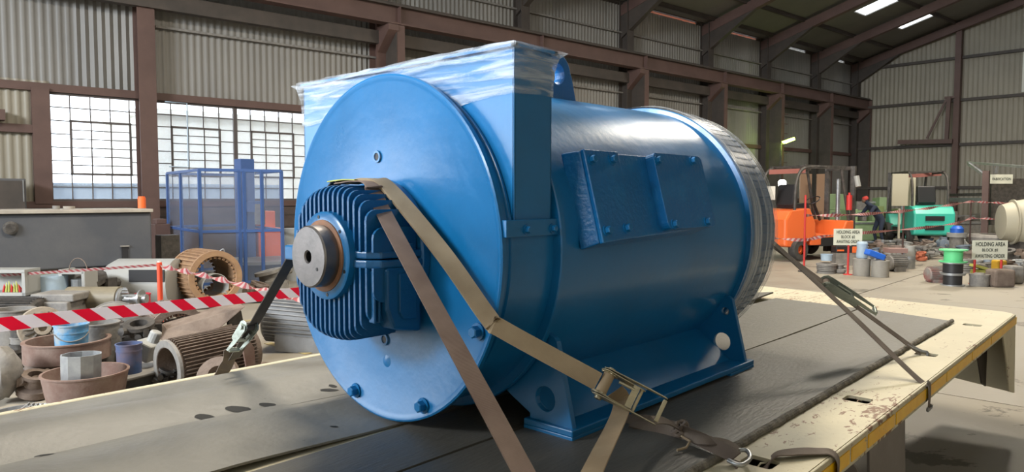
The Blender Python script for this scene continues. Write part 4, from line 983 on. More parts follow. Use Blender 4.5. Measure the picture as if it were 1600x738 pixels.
for a, b in ((q0, q1), (q1, q2)):
    for z0, z1 in ((.1, 1.0), (1.04, 2.1)):
        MB().add([a+Vector((0, 0, z0)), b+Vector((0, 0, z0)), b+Vector((0, 0, z1)), a+Vector((0, 0, z1))], [(0, 1, 2, 3)]).build('mesh_panel', MESHM, cg)
tt = q1.lerp(q2, .6)+ (q3-q1)*.30
tm = empty('turntable_machine', tt, 'blue column machine with a round turntable inside the cage', 'machine')
MB().cyl(tt, tt+Vector((0, 0, .35)), .55, 28).build('base', MACHG, tm, smooth=30)
MB().cyl(tt+Vector((0, 0, .36)), tt+Vector((0, 0, .42)), .75, 36).build('turntable', PALEC, tm, smooth=30)
tc = q1.lerp(q2, .32)+(q3-q1)*.5
MB().box(tc+Vector((0, 0, 1.2)), (.28, .28, 2.4)).build('column', CAGEB, tm)
MB().bar(tc+Vector((0, 0, 1.45)), tt+Vector((0, 0, 1.45)), .2, .22).build('arm', CAGEB, tm)
MB().cyl(tt+Vector((0, 0, 1.1)), tt+Vector((0, 0, 1.5)), .1, 18).build('head', GREYC, tm, smooth=40)
p = q3+(q2-q3)*.45+(q3-q0)*.12; pp = p+Vector((0, 0, 0))
solo(MB().box(pp+Vector((0, 0, .5)), (.5, .5, 1.0)).box(pp+Vector((0, 0, 1.1)), (.28, .4, .5)), 'control_box', FORKO, 'faded orange control box behind the right side of the cage', 'box', bevel=.02)
p = cpt(462, 14); solo(MB().cyl(p, p+Vector((0, 0, 1.02)), .24, 28), 'steel_drum', PALEC, 'pale grey drum between the cage and the motor', 'drum', smooth=40)
solo(MB().box(cpt(248, 14.2)+Vector((0, 0, .55)), (.3, .3, 1.1)).box(cpt(248, 14.2)+Vector((0, 0, 1.15)), (.2, .2, .1)), 'tool_cabinet', MAROON, 'rust red cabinet at the foot of the steel column', 'cabinet', bevel=.01)
jc = gz(262, 392, 12.0)
solo(MB().box(Vector((jc.x, jc.y, .5)), (.3, .25, 1.0)).box(jc+Vector((0, 0, .05)), (.18, .1, .16)), 'switch_stand', DARKC, 'dark stand with a small switch box behind the red post', 'switch box')
# -------- near scrap, each piece a thing
G1 = 'rusty rims and rings stacked by the truck'
def fp(x, y, z=0): return atz(x, y, z)
def up(p, z): return Vector((p.x, p.y, z))
b0 = cpt(124, 5.5); b0.z = 0
ring_thing('steel_bowl', b0, .30, .28, RUSTRED, 'wide rust red bowl nearest the truck edge holding the grey steel pipe', 'bowl', .012, flare=.05)
pb = cpt(116, 5.4)
g = MB(); g.lathe(up(pb, .03), (.03, .02, 1), [(0, .118), (0, .138), (.20, .138), (.205, .140), (.405, .143), (.405, .132), (.02, .118), (0, .118)], 10, cap=False); g.v = [v for v in g.v]
solo(g, 'steel_pipe', GALV, 'short grey faceted steel pipe standing in the rust red bowl', 'pipe', smooth=20)
r0 = cpt(78, 6.15)
ring_thing('rusty_ring', up(r0, 0), .29, .13, RUSTRED, 'lowest rust red ring of the stack left of the steel bowl', 'ring', .03, G1)
ring_thing('rusty_disc', up(cpt(76, 6.12), .131), .22, .09, RUSTBR, 'dusty flat hub between the two big rusty rings', 'hub', .1, G1)
ring_thing('rusty_ring', up(cpt(97, 6.2), .222), .335, .17, RUSTRED, 'topmost wide rusty ring carrying the blue bucket', 'ring', .025, G1)
bucket('bucket', up(cpt(104, 6.12), .243), .132, .30, BUCKB, 'scuffed blue bucket with wire handle standing in the top rusty ring')
ring_thing('flanged_pot', up(cpt(148, 6.55), 0), .17, .48, GREYC, 'grey flanged pot just right of the blue bucket', 'pot', .015)
# round fan cover leaning
fc = cpt(58, 6.9); fcz = up(fc, .36)
fr = empty('fan_cover', up(fc, .0), 'round dusty end cover with radial fins leaning behind the blue bucket', 'end cover')
axf = (ORG-fcz); axf.z = .25*axf.length*.4; axf.normalize(); axf = (axf+Vector((.15, -.1, .12))).normalized()
MB().lathe(fcz, axf, [(-.03, 0), (-.03, .20), (0, .21), (.015, .20), (.02, .08), (.05, .07), (.05, .04), (.01, .035), (.01, 0)], 36, cap=False).build('cover', mat('dusty_tan_casting', (.24, .20, .155), .8, 0, (.34, .29, .23), 7, .3, 40), fr, smooth=35)
MB().box(up(fc, .1)+FW*.02, (.3, .12, .2), Matrix.Rotation(TH-PI/2, 3, 'Z')).build('hub_block', DARKC, fr)
ux = Vector((0, 0, 1)); ux = (ux-axf*ux.dot(axf)).normalized(); uy = axf.cross(ux)
for k in range(16):
    t = 2*PI*k/16; d = ux*math.cos(t)+uy*math.sin(t)
    MB().bar(fcz+axf*.03+d*.08, fcz+axf*.02+d*.16, .014, .03, axf).build('fin', DARKC if k % 2 else GREYC, fr)
stator('stator_core', cpt(168, 7.0)+Vector((0, 0, .30)), RT*.35-FWH*.94, .27, .35, .185, GREYC, 'dark toothed stator core behind the blue bucket under the tape', ribs=0, slots=34, mt_in=RUSTBR, lugs=False)
stator('stator', cpt(262, 7.15)+Vector((0, 0, .285)), RT*.62-FWH*.78, .262, .60, .21, RUSTBR, 'large dusty brown ribbed stator frame with an open winding bore under the tape', ribs=30, rib_h=.025, slots=40, mt_in=RUSTRED)
fin_motor('finned_motor_shell', cpt(322, 6.15)+Vector((0, 0, .235)), (.985, .09, .04), .235, .76, RUSTBR, 'brown finned motor frame with open end lying beside the truck', 46, feet=False, open_end=True, mt2=GREYC)
sg_ = cpt(336, 5.75); g = MB()
g.lathe(up(sg_, .02)+Vector((0, 0, .14)), (-.5, -.6, .55), [(0, .07), (0, .15), (.05, .17), (.09, .15), (.09, .07), (0, .07)], 28, cap=False)
solo(g, 'bearing_ring', RUSTBR, 'small dusty bearing ring in front of the brown finned frame', 'ring', smooth=40)
# grey finned motor by the housing
fin_motor('finned_motor', cpt(468, 7.6)+Vector((0, 0, .31)), (.70, -.70, -.10), .25, .78, mat('silver_grey_paint', (.28, .285, .29), .45, 0, (.22, .22, .22), 6), 'silver grey finned motor on the floor just behind the bearing housing', 34, feet=True)
pf = fp(372, 582, .0)
pl_ = cpt(375, 6.0); solo(MB().prism([up(pl_, .0), up(pl_, .0)+Vector((.12, 0, 0)), up(pl_, .34)+Vector((.10, 0, 0)), up(pl_, .46)+Vector((.03, 0, 0)), up(pl_, .44)+Vector((-.02, 0, 0)), up(pl_, .2)+Vector((.02, 0, 0))], (0, .02, 0)), 'scrap_bracket', RUSTRED, 'tan bent bracket standing by the left ratchet', 'bracket', bevel=.005)
sp = cpt(402, 6.6); solo(MB().box(up(sp, .03), (.3, .45, .06), Matrix.Rotation(.5, 3, 'Z')), 'ribbed_plate', RUSTBR, 'dusty brown plate on the floor right of the left ratchet', 'plate', bevel=.008)
# tin on a plate
pt = cpt(196, 6.05)
solo(MB().box(up(pt, .145), (.62, .52, .02), Matrix.Rotation(.3, 3, 'Z')).box(up(pt, .068)+Vector((.0, .05, 0)), (.42, .34, .135)), 'steel_crate', GREYC, 'grey crate with a flat lid under the purple tin', 'crate', bevel=.005)
bucket('paint_tin', up(cpt(194, 5.95), .156), .10, .25, TINP, 'purple and blue stained paint tin standing on the grey crate', False, cat='tin')
g = MB(); gp = cpt(226, 6.2)
g.box(up(gp, .30), (.22, .16, .16), Matrix.Rotation(.6, 3, 'Z') @ Matrix.Rotation(.4, 3, 'X')); g.cyl(up(gp, .30), up(gp, .46)+Vector((.05, -.05, 0)), .05, 14)
solo(g, 'gear_casing', PALEC, 'pale dusty gear casing on the crate right of the purple tin', 'casing', bevel=.015)
rnd = random.Random(3)
def lump(p, s, mt, label, cat='casting', group=None, n=5, nm='casting', seed=1):
    r_ = random.Random(seed); g = MB()
    g.lathe(p, (r_.uniform(-.3, .3), r_.uniform(-.3, .3), 1), [(0, s*.5), (s*.1, s*.62), (s*.35, s*.6), (s*.45, s*.4), (s*.8, s*.38), (s*.82, s*.52), (s*.95, s*.52), (s*.95, s*.3), (s*.3, s*.25)], 16)
    for k in range(n):
        a = r_.uniform(0, 2*PI); d = Vector((math.cos(a), math.sin(a), 0)); z = r_.uniform(.1, .7)*s
        if k % 2: g.cyl(p+Vector((0, 0, z)), p+d*s*r_.uniform(.6, .95)+Vector((0, 0, z+r_.uniform(-.05, .2)*s)), s*r_.uniform(.1, .2), 10)
        else: g.box(p+d*s*.5+Vector((0, 0, z)), (s*r_.uniform(.2, .5), s*r_.uniform(.15, .4), s*r_.uniform(.1, .4)), Matrix.Rotation(a, 3, 'Z'))
    zm = min(v.z for v in g.v)
    if p.z-zm > 0: g.v = [v+Vector((0, 0, p.z-zm)) for v in g.v]
    return solo(g, nm, mt, label, cat, group, smooth=35)
lump(up(cpt(214, 6.6), .2), .26, DARKC, 'dark oily casting heap piece left of the ribbed stator frame', seed=4, n=8)
solo(MB().box(up(cpt(214, 6.6), .1), (.4, .4, .2)), 'wood_block', GREYC, 'grey block beneath the dark oily casting', 'block')
g = MB(); gp = cpt(305, 6.75)
g.prism([up(gp, .30)+Vector((-.35, 0, 0)), up(gp, .34)+Vector((.1, -.12, 0)), up(gp, .52)+Vector((.42, -.12, .04)), up(gp, .47)+Vector((.1, .04, .0)), up(gp, .40)+Vector((-.25, .1, 0))], (.06, .3, .02))
g.box(up(gp, .15)+Vector((.05, .1, 0)), (.5, .3, .3))
solo(g, 'fabricated_cover', RUSTBR, 'angular dusty sheet metal cover above the brown finned frame', 'cover', bevel=.01)
lump(up(cpt(342, 6.8), .0), .34, RUSTBR, 'brown ribbed pump casting behind the brown finned frame', seed=8, n=7, nm='pump_casting')
lump(up(cpt(365, 7.0), .0), .26, GREYC, 'dusty round lugged casting at the right end of the scrap', seed=9, n=5, nm='lug_casting')
dp = cpt(364, 7.0); solo(MB().prism([up(dp, .27)+Vector((-.06, 0, 0)), up(dp, .27)+Vector((.1, 0, 0)), up(dp, .50)+Vector((.06, 0, 0)), up(dp, .55)+Vector((.03, 0, 0)), up(dp, .40)+Vector((-.08, 0, 0))], (0, .03, 0), ).box(up(dp, .14), (.1, .1, .28)), 'black_plate', DARKC, 'black pointed plate standing at the right end of the scrap', 'plate')
# far left pieces
ring_thing('dished_ring', up(cpt(12, 7.2), .0), .2, .5, GREYC, 'grey hoop at the left picture edge under the tape', 'ring', .03)
for k in range(5): ring_thing('flat_disc', up(cpt(24, 6.9), .07*k), .10-.004*k, .066, GREYC if k % 2 else DARKC, ('dark bottom', 'second grey', 'dark middle', 'fourth grey', 'dark topmost')[k]+' disc of the small stack left of the rusty rings', 'disc', .03, 'small stack of discs')
g = MB(); sp = cpt(-10, 5.6); n_ = 14
for i in range(9):
    for j in range(n_):
        th = PI*i/8; ph = 2*PI*j/n_; d = Vector((math.sin(th)*math.cos(ph), math.sin(th)*math.sin(ph), math.cos(th)))
        r_ = 1+.22*noise.noise(d*2.3)+.06*noise.noise(d*7); g.v.append(up(sp, .24)+Vector((d.x*.15, d.y*.17, d.z*.21))*r_)
g.f = [(i*n_+j, i*n_+(j+1) % n_, (i+1)*n_+(j+1) % n_, (i+1)*n_+j) for i in range(8) for j in range(n_)]
solo(g, 'plastic_sack', GREYC, 'pale lumpy plastic sack at the left picture edge', 'sack', smooth=50)
ring_thing('grey_pan', up(cpt(22, 4.9), .0), .24, .13, GALV, 'shallow grey pan in the bottom left corner beyond the deck', 'pan', .01, flare=.05)
g = MB(); hp = cpt(66, 4.9)
for k in range(5): g.tube([up(hp, .02)+Vector((-.02*k-.1, .03*k, 0)), up(hp, .17)+Vector((-.06-.02*k, .03*k, 0)), up(hp, .2)+Vector((-.02-.02*k, .03*k, 0)), up(hp, .03)+Vector((.03-.02*k, .03*k, 0))], .009, 6)
solo(g, 'lifting_eyes', GREYC, 'bundle of bent grey rods at the foot of the steel bowl', 'rod', smooth=40)
# second row of scrap beyond the near tape
shf = cpt(150, 8.6); axr = Vector((RT.x, RT.y, 0)).normalized()
rt = empty('rotor', up(shf, .2), 'olive brown cylindrical rotor with bright shaft lying above the near tape', 'rotor')
cz = gz(152, 467, 8.6)
MB().lathe(cz-axr*.34, axr, [(0, .10), (0, .145), (.62, .148), (.62, .10)], 32).build('rotor_core', mat('olive_brown_core', (.22, .19, .13), .55, 0, (.17, .145, .10), 5, stretch=(1, 1, 6)), rt, smooth=40)
MB().lathe(cz+axr*.28, axr, [(0, .13), (.03, .14), (.05, .12), (.05, .06), (.32, .055), (.32, .0)], 28).build('shaft', GALV, rt, smooth=40)
for k in range(16): t = 2*PI*k/16; MB().cyl(cz+axr*.28+Vector((0, 0, .125*math.cos(t)))+N*.125*math.sin(t), cz+axr*.36+Vector((0, 0, .125*math.cos(t)))+N*.125*math.sin(t), .01, 6).build('bar_end', GALV, rt)
MB().lathe(cz+axr*.52, axr, [(0, .06), (0, .11), (.02, .11), (.02, .06)], 28).build('collar', GALV, rt, smooth=40)
MB().obox(up(shf, 0)-axr*.3-N*.12, axr*.5, N*.24, Vector((0, 0, cz.z-.14))).build('cradle', GREYC, rt)
bl = cpt(68, 8.3); solo(MB().box(up(bl, .22), (.78, .5, .44), Matrix.Rotation(TH-PI/2, 3, 'Z')).box(up(bl, .48)+axr*.18, (.5, .4, .09), Matrix.Rotation(TH-PI/2, 3, 'Z')), 'grey_plinth', GREYC, 'grey concrete coloured plinth left of the olive rotor', 'plinth', bevel=.015)
p = cpt(78, 9.3); solo(MB().cyl(up(p, 0), up(p, .61), .17, 28), 'pale_blue_pipe', PALEBL, 'pale blue upright cylinder behind the grey plinth', 'pipe', smooth=40)
p = cpt(93, 9.6); solo(MB().cyl(up(p, 0), up(p, .6), .05, 16), 'white_pipe', PALEC, 'thin pale pipe right beside the pale blue cylinder', 'pipe', smooth=40)
tbm = empty('terminal_housing', cpt(118, 9.4), 'pale grey open terminal housing with a wire loop on top of a grey motor', 'housing')
p = up(cpt(118, 9.4), .53); Rz = Matrix.Rotation(TH-PI/2, 3, 'Z')
MB().box(p+Vector((0, 0, -.17)), (.34, .3, .08), Rz).box(p+Vector((0, 0, .12)), (.34, .3, .05), Rz).box(p-axr*.15, (.05, .3, .32), Rz).box(p+axr*.15, (.05, .3, .32), Rz).build('frame', PALEC, tbm, bevel=.01)
MB().tube([p+axr*.12*math.cos(t)+Vector((0, 0, .13+.17*math.sin(t))) for t in [PI*k/10 for k in range(11)]], .006, 6).build('wire_loop', RUSTBR, tbm, smooth=50)
MB().box(up(cpt(118, 9.45), .17), (.5, .36, .34), Rz).build('pedestal', DARKC, tbm)
MB().cyl(p+Vector((0, 0, -.12)), p+Vector((.0, 0, .02)), .09, 16).build('terminal_block', GALV, tbm)
# grey fan casing with dark window
fcg = empty('fan_casing', cpt(222, 10.4), 'light grey fan casing with a dark rectangular window behind the red post', 'fan casing')
c0 = up(cpt(222, 10.4), .37); aF = axr
MB().lathe(c0-aF*.50, aF, [(0, .18), (.02, .30), (.14, .365), (.98, .365), (1.0, .30)], 40).build('casing', PALEC, fcg, smooth=35)
MB().box(c0+aF*.22+Vector((0, 0, .13))-FW*.36, (.50, .03, .17), Rz).build('dark_window', BLACKP, fcg)
MB().box(c0+Vector((0, 0, -.34)), (.8, .5, .06), Rz).build('base', PALEC, fcg)
MB().lathe(c0-aF*.62, aF, [(0, .06), (.1, .07), (.13, .15)], 20).build('inlet', DARKC, fcg, smooth=40)
bucket('small_tin', up(cpt(218, 8.8), .0), .09, .0001+.44, TINR, 'red and white tin standing above the near tape', False, cat='tin')
p = up(cpt(218, 8.8), .2); dv = (ORG-p); dv.z = 0; dv.normalize()
solo(MB().lathe(p, (0, 0, 1), [(0, .0915), (.2, .0915)], 12, cap=False, a0=PI*.9, a1=PI*1.4, ref=(-dv.y, dv.x, 0)), 'tin_label', TINW, 'cream paper label on the red tin', 'label')
stator('stator', cpt(318, 10.6)+Vector((0, 0, .46)), RT*.72-FWH*.7, .37, .75, .31, TANST, 'tan stator frame with a notched rim standing in front of the blue cage', ribs=36, rib_h=.03, slots=28, mt_in=TANST, ringmt=TANST)
p = cpt(318, 10.65); solo(MB().box(up(p, .025), (.8, .7, .05)), 'timber_pallet', RUSTBR, 'low pallet under the tan stator frame', 'pallet')
g = MB(); cc = up(cpt(318, 10.6), .32)-(RT*.72-FWH*.7)*.15; g.lathe(cc, RT*.72-FWH*.7, [(0, .20), (.5, .20), (.5, .19), (0, .19)], 28, cap=False)
solo(g, 'pale_duct', PALEC, 'pale cylinder lying inside the tan stator frame', 'duct', smooth=40)
g = MB(); p = gz(345, 405, 10.6); g.tube(cat_rom([p+Vector((-.08, 0, -.02)), p+Vector((.0, .05, .1)), p+Vector((.05, 0, .14)), p+Vector((.06, .03, -.02)), p+Vector((-.02, 0, .05))], 6), .009, 6)
solo(g, 'loose_cable', GALV, 'loose pale cable on top of the tan stator frame', 'cable', smooth=50)
lump(up(cpt(425, 11.6), 0), .42, GREYC, 'grey dusty gearbox on the floor in front of the cage corner', seed=21, n=7, nm='gearbox')
lump(up(cpt(395, 11.0), 0), .28, RUSTBR, 'small brown casting beside the grey dusty gearbox', seed=22, n=6)
lump(up(cpt(440, 10.6), 0), .22, GREYC, 'small grey bracket on the open floor near the motor housing', seed=23, n=6)
tbl = empty('open_terminal_box', cpt(8, 9.0), 'grey open terminal box with yellow wires at the left picture edge', 'terminal box')
p = up(cpt(8, 9.0), .55)
MB().box(p+Vector((0, 0, .16)), (.62, .3, .04), Rz).box(p+Vector((0, 0, -.13)), (.62, .3, .04), Rz).box(p+axr*.29, (.04, .3, .3), Rz).box(p+FW*.14, (.6, .02, .28), Rz).build('box_shell', PALEC, tbl)
for k in range(7): MB().tube([p-FW*.1+axr*(-.0+.035*k)+Vector((0, 0, -.11)), p-FW*.12+axr*(.03+.03*k)+Vector((0, 0, -.02+.02*(k % 3))), p-FW*.08+axr*(.02+.035*k)+Vector((0, 0, -.1))], .014, 6).build('wire_end', HIVIS if k % 3 else REDP, tbl)
MB().box(up(cpt(8, 9.05), .2), (.5, .3, .42), Rz).build('pedestal', DARKC, tbl)
fin_motor('finned_motor', cpt(10, 8.0)+Vector((0, 0, .27)), axr, .24, .7, DARKC, 'dark finned motor body at the left edge above the near tape', 36, feet=False)
p = cpt(62, 9.8); solo(MB().box(up(p, .28), (.5, .5, .56), Rz), 'oily_block', mat('olive_grey_steel', (.20, .20, .14), .6), 'olive grey block between the open terminal box and the pale blue cylinder', 'block')
lump(up(cpt(142, 9.8), .0), .5, DARKC, 'dark pump assembly between the terminal housing and the fan casing', seed=31, n=10, nm='pump_assembly')
# more dark scrap filling the floor between the named pieces
spots_ = [(30, 7.9, .3), (112, 7.4, .3), (140, 8.0, .26), (205, 7.7, .3), (236, 8.3, .28), (8, 6.3, .24), (50, 7.6, .26), (180, 9.0, .26), (252, 8.9, .2), (100, 8.0, .22), (225, 6.9, .24), (160, 7.1, .22), (40, 5.7, .2), (280, 9.4, .22), (246, 6.0, .16)]
ORD = ['leftmost', 'second', 'third', 'fourth', 'fifth', 'sixth', 'seventh', 'eighth', 'ninth', 'tenth', 'eleventh', 'twelfth', 'thirteenth', 'fourteenth', 'fifteenth', 'sixteenth', 'seventeenth', 'eighteenth', 'nineteenth', 'twentieth']
for i, (px, dep, s_) in enumerate(sorted(spots_)):
    lump(cpt(px, dep), s_, (DARKC, GREYC, RUSTBR)[i % 3], ('dark oily', 'grey dusty', 'brown dusty')[i % 3]+' small casting, '+ORD[i]+' from the left within the left scrap pile', group='small castings in the left scrap pile', seed=40+i, n=7)
# -------- barrier tape and posts on the left
def stripe_mat(name, c1, c2, per, slant, rough=.45):
    mt, t, b = nt(name); L = t.links; A = t.nodes
    uv = A.new('ShaderNodeUVMap'); sp_ = A.new('ShaderNodeSeparateXYZ'); L.new(uv.outputs[0], sp_.inputs[0])
    m1 = A.new('ShaderNodeMath'); m1.operation = 'MULTIPLY_ADD'; m1.inputs[1].default_value = slant; L.new(sp_.outputs[0], m1.inputs[0]); L.new(sp_.outputs[1], m1.inputs[2])
    m2 = A.new('ShaderNodeMath'); m2.operation = 'MULTIPLY'; m2.inputs[1].default_value = 1/per; L.new(m1.outputs[0], m2.inputs[0])
    m3 = A.new('ShaderNodeMath'); m3.operation = 'FRACT'; L.new(m2.outputs[0], m3.inputs[0])
    m4 = A.new('ShaderNodeMath'); m4.operation = 'GREATER_THAN'; m4.inputs[1].default_value = .5; L.new(m3.outputs[0], m4.inputs[0])
    mx = A.new('ShaderNodeMix'); mx.data_type = 'RGBA'; mx.inputs[6].default_value = (*c1, 1); mx.inputs[7].default_value = (*c2, 1)
    L.new(m4.outputs[0], mx.inputs[0]); L.new(mx.outputs[2], b.inputs['Base Color']); b.inputs['Roughness'].default_value = rough
    tl = A.new('ShaderNodeBsdfTranslucent'); L.new(mx.outputs[2], tl.inputs[0]); ms = A.new('ShaderNodeMixShader'); ms.inputs[0].default_value = .5; L.new(b.outputs[0], ms.inputs[1]); L.new(tl.outputs[0], ms.inputs[2]); L.new(ms.outputs[0], A['Material Output'].inputs[0])
    return mt
TAPE = stripe_mat('red_white_tape', (.90, .86, .88), (.90, .015, .11), .21, .10)
TAPEF = stripe_mat('red_white_tape_fine', (.62, .48, .46), (.50, .13, .14), .11, .05)
def tape(pts, w, label, mt=None, n=14, twist=None, name='barrier_tape', group=None):
    P = cat_rom(pts, n); wd = []
    for i in range(len(P)):
        t = i/(len(P)-1)
        v = Vector((0, 0, 1))
        if twist: a = twist*t*2*PI; d = (P[-1]-P[0]).normalized(); v = v*math.cos(a)+d.cross(v)*math.sin(a)
        wd.append(v)
    g = MB(); g.ribbon(P, wd, w, .0012)
    o = solo(g, name, mt or TAPE, label, 'tape', group, smooth=60)
    uv = o.data.uv_layers.new(name='UVMap'); L_ = [0]
    for a, b in zip(P, P[1:]): L_.append(L_[-1]+(b-a).length)
    for lp in o.data.loops:
        vi = lp.vertex_index; uv.data[lp.index].uv = ((vi % 4) in (1, 2), L_[min(vi//4, len(L_)-1)])
    return o
tape([atd(-60, 522, 3.6), atd(0, 508, 3.85), atd(220, 484, 4.55), atd(445, 459, 5.6), atd(520, 452, 6.0)], .078, 'wide red and white barrier tape stretched across the scrap beside the truck', n=10)
PL = Vector(atd(249, 413, 8.0)); PL0 = up(PL, 0)
po = empty('barrier_post', PL0, 'fluorescent orange post holding the far barrier tape behind the scrap', 'post')
MB().cyl(up(PL, .05), PL+Vector((0, 0, .02)), .028, 14).build('post', ORP, po, smooth=40); MB().cyl(PL+Vector((0, 0, .02)), PL+Vector((0, 0, .035)), .02, 14).build('cap', WHITEP, po)
MB().cyl(PL0, up(PL, .05), .12, 20).build('base', DARKC, po)
tape([atd(-40, 437, 9.5), atd(0, 431, 9.2), atd(120, 423, 8.6), atd(249, 414, 8.0)], .034, 'thin far barrier tape left of the fluorescent orange post', mt=TAPEF, twist=.1)
tape([atd(249, 415, 8.0), atd(330, 433, 7.3), atd(440, 461, 6.2), atd(500, 474, 5.8)], .06, 'twisted barrier tape running from the orange post towards the motor', mt=TAPEF, twist=5, n=40)
# ============================================================ RIGHT SIDE OF THE HALL
HAZ = mat('faded_pink_bar', (.34, .13, .11), .6)
def wz(x, dep, z=0.): p = atd(x, 300, dep); return Vector((p.x, p.y, z))
def forklift(name, p, hd, paint, label, back=None, S=1.0):
    """hd is the heading (rad) of the forks; built around p on the floor"""
    rt = empty(name, p, label, 'forklift'); 
    M = Matrix.Rotation(hd, 3, 'Z'); P0 = Vector(p)
    def T(v): return P0+M @ (Vector(v)*S)
    def bx(c, d): 
        g = MB(); g.box((0, 0, 0), d); g.v = [T(v+Vector(c)) for v in g.v]; return g
    def pr(pts, y0, y1): return MB().prism([T((x, y0, z)) for x, z in pts], M @ Vector((0, (y1-y0)*S, 0)))
    cw = pr([(-1.35, .35), (-1.35, .95), (-1.2, 1.15), (-.55, 1.2), (-.35, .85), (-.35, .55), (-.9, .3)], -.55, .55).build('counterweight', paint, rt, bevel=.05*S)
    for z in (.55, .82): bx((-1.36, 0, z), (.03, .5, .13)).build('vent_slot', BLACKP, rt)
    pr([(-.5, .35), (-.5, .9), (-.3, .62), (.55, .55), (.75, .9), (1.0, .9), (1.0, .35)], -.52, .52).build('body', paint, rt, bevel=.03*S)
    bx((.1, 0, .42), (.5, 1.06, .2)).build('step', BLACKP, rt)
    se = pr([(-.75, 1.2), (-.75, 1.3), (-.25, 1.32), (-.2, 1.2)], -.25, .25).build('seat', BLACKP, rt, bevel=.03*S)
    pr([(-.8, 1.25), (-.72, 1.75), (-.62, 1.75), (-.62, 1.28)], -.24, .24).build('backrest', BLACKP, rt, bevel=.03*S)
    for y in (-.48, .48):
        MB().tube(cat_rom([T((-1.0, y, 1.1)), T((-.95, y, 1.8)), T((-.7, y, 2.12)), T((0, y, 2.15))], 5), .035*S, 8).build('guard_pillar', DARKC, rt, smooth=50)
        MB().tube([T((.85, y, .9)), T((.55, y, 2.13))], .035*S, 8).build('guard_pillar', DARKC, rt, smooth=50)
        MB().bar(T((-.7, y, 2.15)), T((.65, y, 2.15)), .06*S, .08*S).build('guard_rail', DARKC, rt)
        g = MB(); g.lathe(T((-.95, y*1.04-(.06 if y < 0 else -.06), .27)), M @ Vector((0, 1 if y > 0 else -1, 0)), [(-.1, .12), (-.1, .25), (-.07, .27), (.07, .27), (.1, .25), (.1, .12)], 28, cap=False); w1 = g.build('rear_wheel', TYRE, rt, smooth=40)
        MB().lathe(T((-.95, y*1.04-(.06 if y < 0 else -.06), .27)), M @ Vector((0, 1 if y > 0 else -1, 0)), [(.02, 0), (.02, .05), (.05, .06), (.03, .14)], 18, cap=False).build('wheel_rim', paint, w1)
        g = MB(); g.lathe(T((.72, y*1.1, .34)), M @ Vector((0, 1 if y > 0 else -1, 0)), [(-.12, .15), (-.12, .32), (-.09, .34), (.09, .34), (.12, .32), (.12, .15)], 28, cap=False); w1 = g.build('front_wheel', TYRE, rt, smooth=40)
        MB().lathe(T((.72, y*1.1, .34)), M @ Vector((0, 1 if y > 0 else -1, 0)), [(.04, 0), (.04, .07), (.08, .08), (.05, .18)], 18, cap=False).build('wheel_rim', WHITEP, w1)
        MB().bar(T((1.15, y*.75, .1)), T((1.15, y*.75, 2.2)), .1*S, .12*S, (1, 0, 0)).build('mast_rail', DARKC, rt)
        MB().bar(T((1.3, y*.6, .08)), T((2.3, y*.6, .08)), .1*S, .045*S).build('fork', DARKC, rt)
    for x in (-.6, -.3, 0, .3, .55): MB().bar(T((x, -.48, 2.17)), T((x, .48, 2.17)), .05*S, .03*S).build('roof_bar', DARKC, rt)
    bx((1.15, 0, 2.15), (.12, .7, .09)).build('mast_head', DARKC, rt); bx((1.27, 0, .35), (.05, .85, .5)).build('fork_carriage', DARKC, rt)
    MB().cyl(T((1.08, 0, .2)), T((1.08, 0, 1.9)), .05*S, 12).build('lift_cylinder', GALV, rt, smooth=40)
    MB().bar(T((.45, 0, .9)), T((.2, 0, 1.35)), .05, .05).build('steering_column', BLACKP, rt)
    g = MB(); c = T((.18, 0, 1.38)); ax = (M @ Vector((-.5, 0, .8))).normalized(); uu = M @ Vector((0, 1, 0)); vv = ax.cross(uu)
    g.tube([c+uu*.17*S*math.cos(2*PI*k/18)+vv*.17*S*math.sin(2*PI*k/18) for k in range(18)], .015, 6, True); g.build('steering_wheel', BLACKP, rt, smooth=50)
    return rt, T
# headings: the forks point away from the viewer and to the right
pf = wz(1262, 18.9)
fo, TF = forklift('forklift', pf, TH-R(62), FORKO, 'orange forklift parked right of the wrapped motor end', S=1.12)
g = MB(); g.cyl(TF((.75, -.56, 1.15)), TF((.75, -.56, 1.5)), .07, 14); g.cyl(TF((.75, -.56, 1.5)), TF((.75, -.56, 1.56)), .03, 10); g.build('fire_extinguisher', REDP, fo, smooth=40)
MB().box(TF((-1.3, .1, 1.55)), (.5, .05, .35), Matrix.Rotation(TH-PI/2, 3, 'Z')).build('white_board', WHITEP, fo)
MB().cyl(TF((.9, -.62, 1.95)), TF((.9, -.68, 1.7)), .07, 12).build('mirror', PALEC, fo)
pt_ = wz(1432, 24.5)
ft_, TF2 = forklift('forklift', pt_, TH-R(9), FORKT, 'teal forklift standing behind the scrap rows', S=1.14)
for dx, wd_ in ((1409, .85), (1424, .5)):
    pass
bb = atd(1408, 312, 23.6); bb2 = atd(1434, 312, 24.0)
RzV = Matrix.Rotation(TH-PI/2, 3, 'Z')
solo(MB().box(atd(1406, 297, 23.2), (.52, .06, 1.05), RzV).box(wz(1406, 23.2, .62), (.06, .06, 1.25), RzV), 'notice_panel', FORKTR, 'taller cream panel standing left of the teal forklift', 'panel', bevel=.01)
solo(MB().box(atd(1424, 300, 23.6), (.26, .05, .95), RzV).box(wz(1424, 23.6, .62), (.06, .06, 1.3), RzV), 'notice_panel', FORKTR, 'narrower cream panel beside the mast of the teal forklift', 'panel', bevel=.01)
solo(MB().bar(atd(1395, 277, 24.2), atd(1470, 272, 24.6), .05, .12), 'hazard_bar', HAZ, 'red and white bar across the guard of the teal forklift', 'bar')
solo(MB().bar(atd(1202, 269, 18.0), atd(1258, 267, 18.4), .03, .12), 'hazard_bar', HAZ, 'red and white bar across the guard of the orange forklift', 'bar')
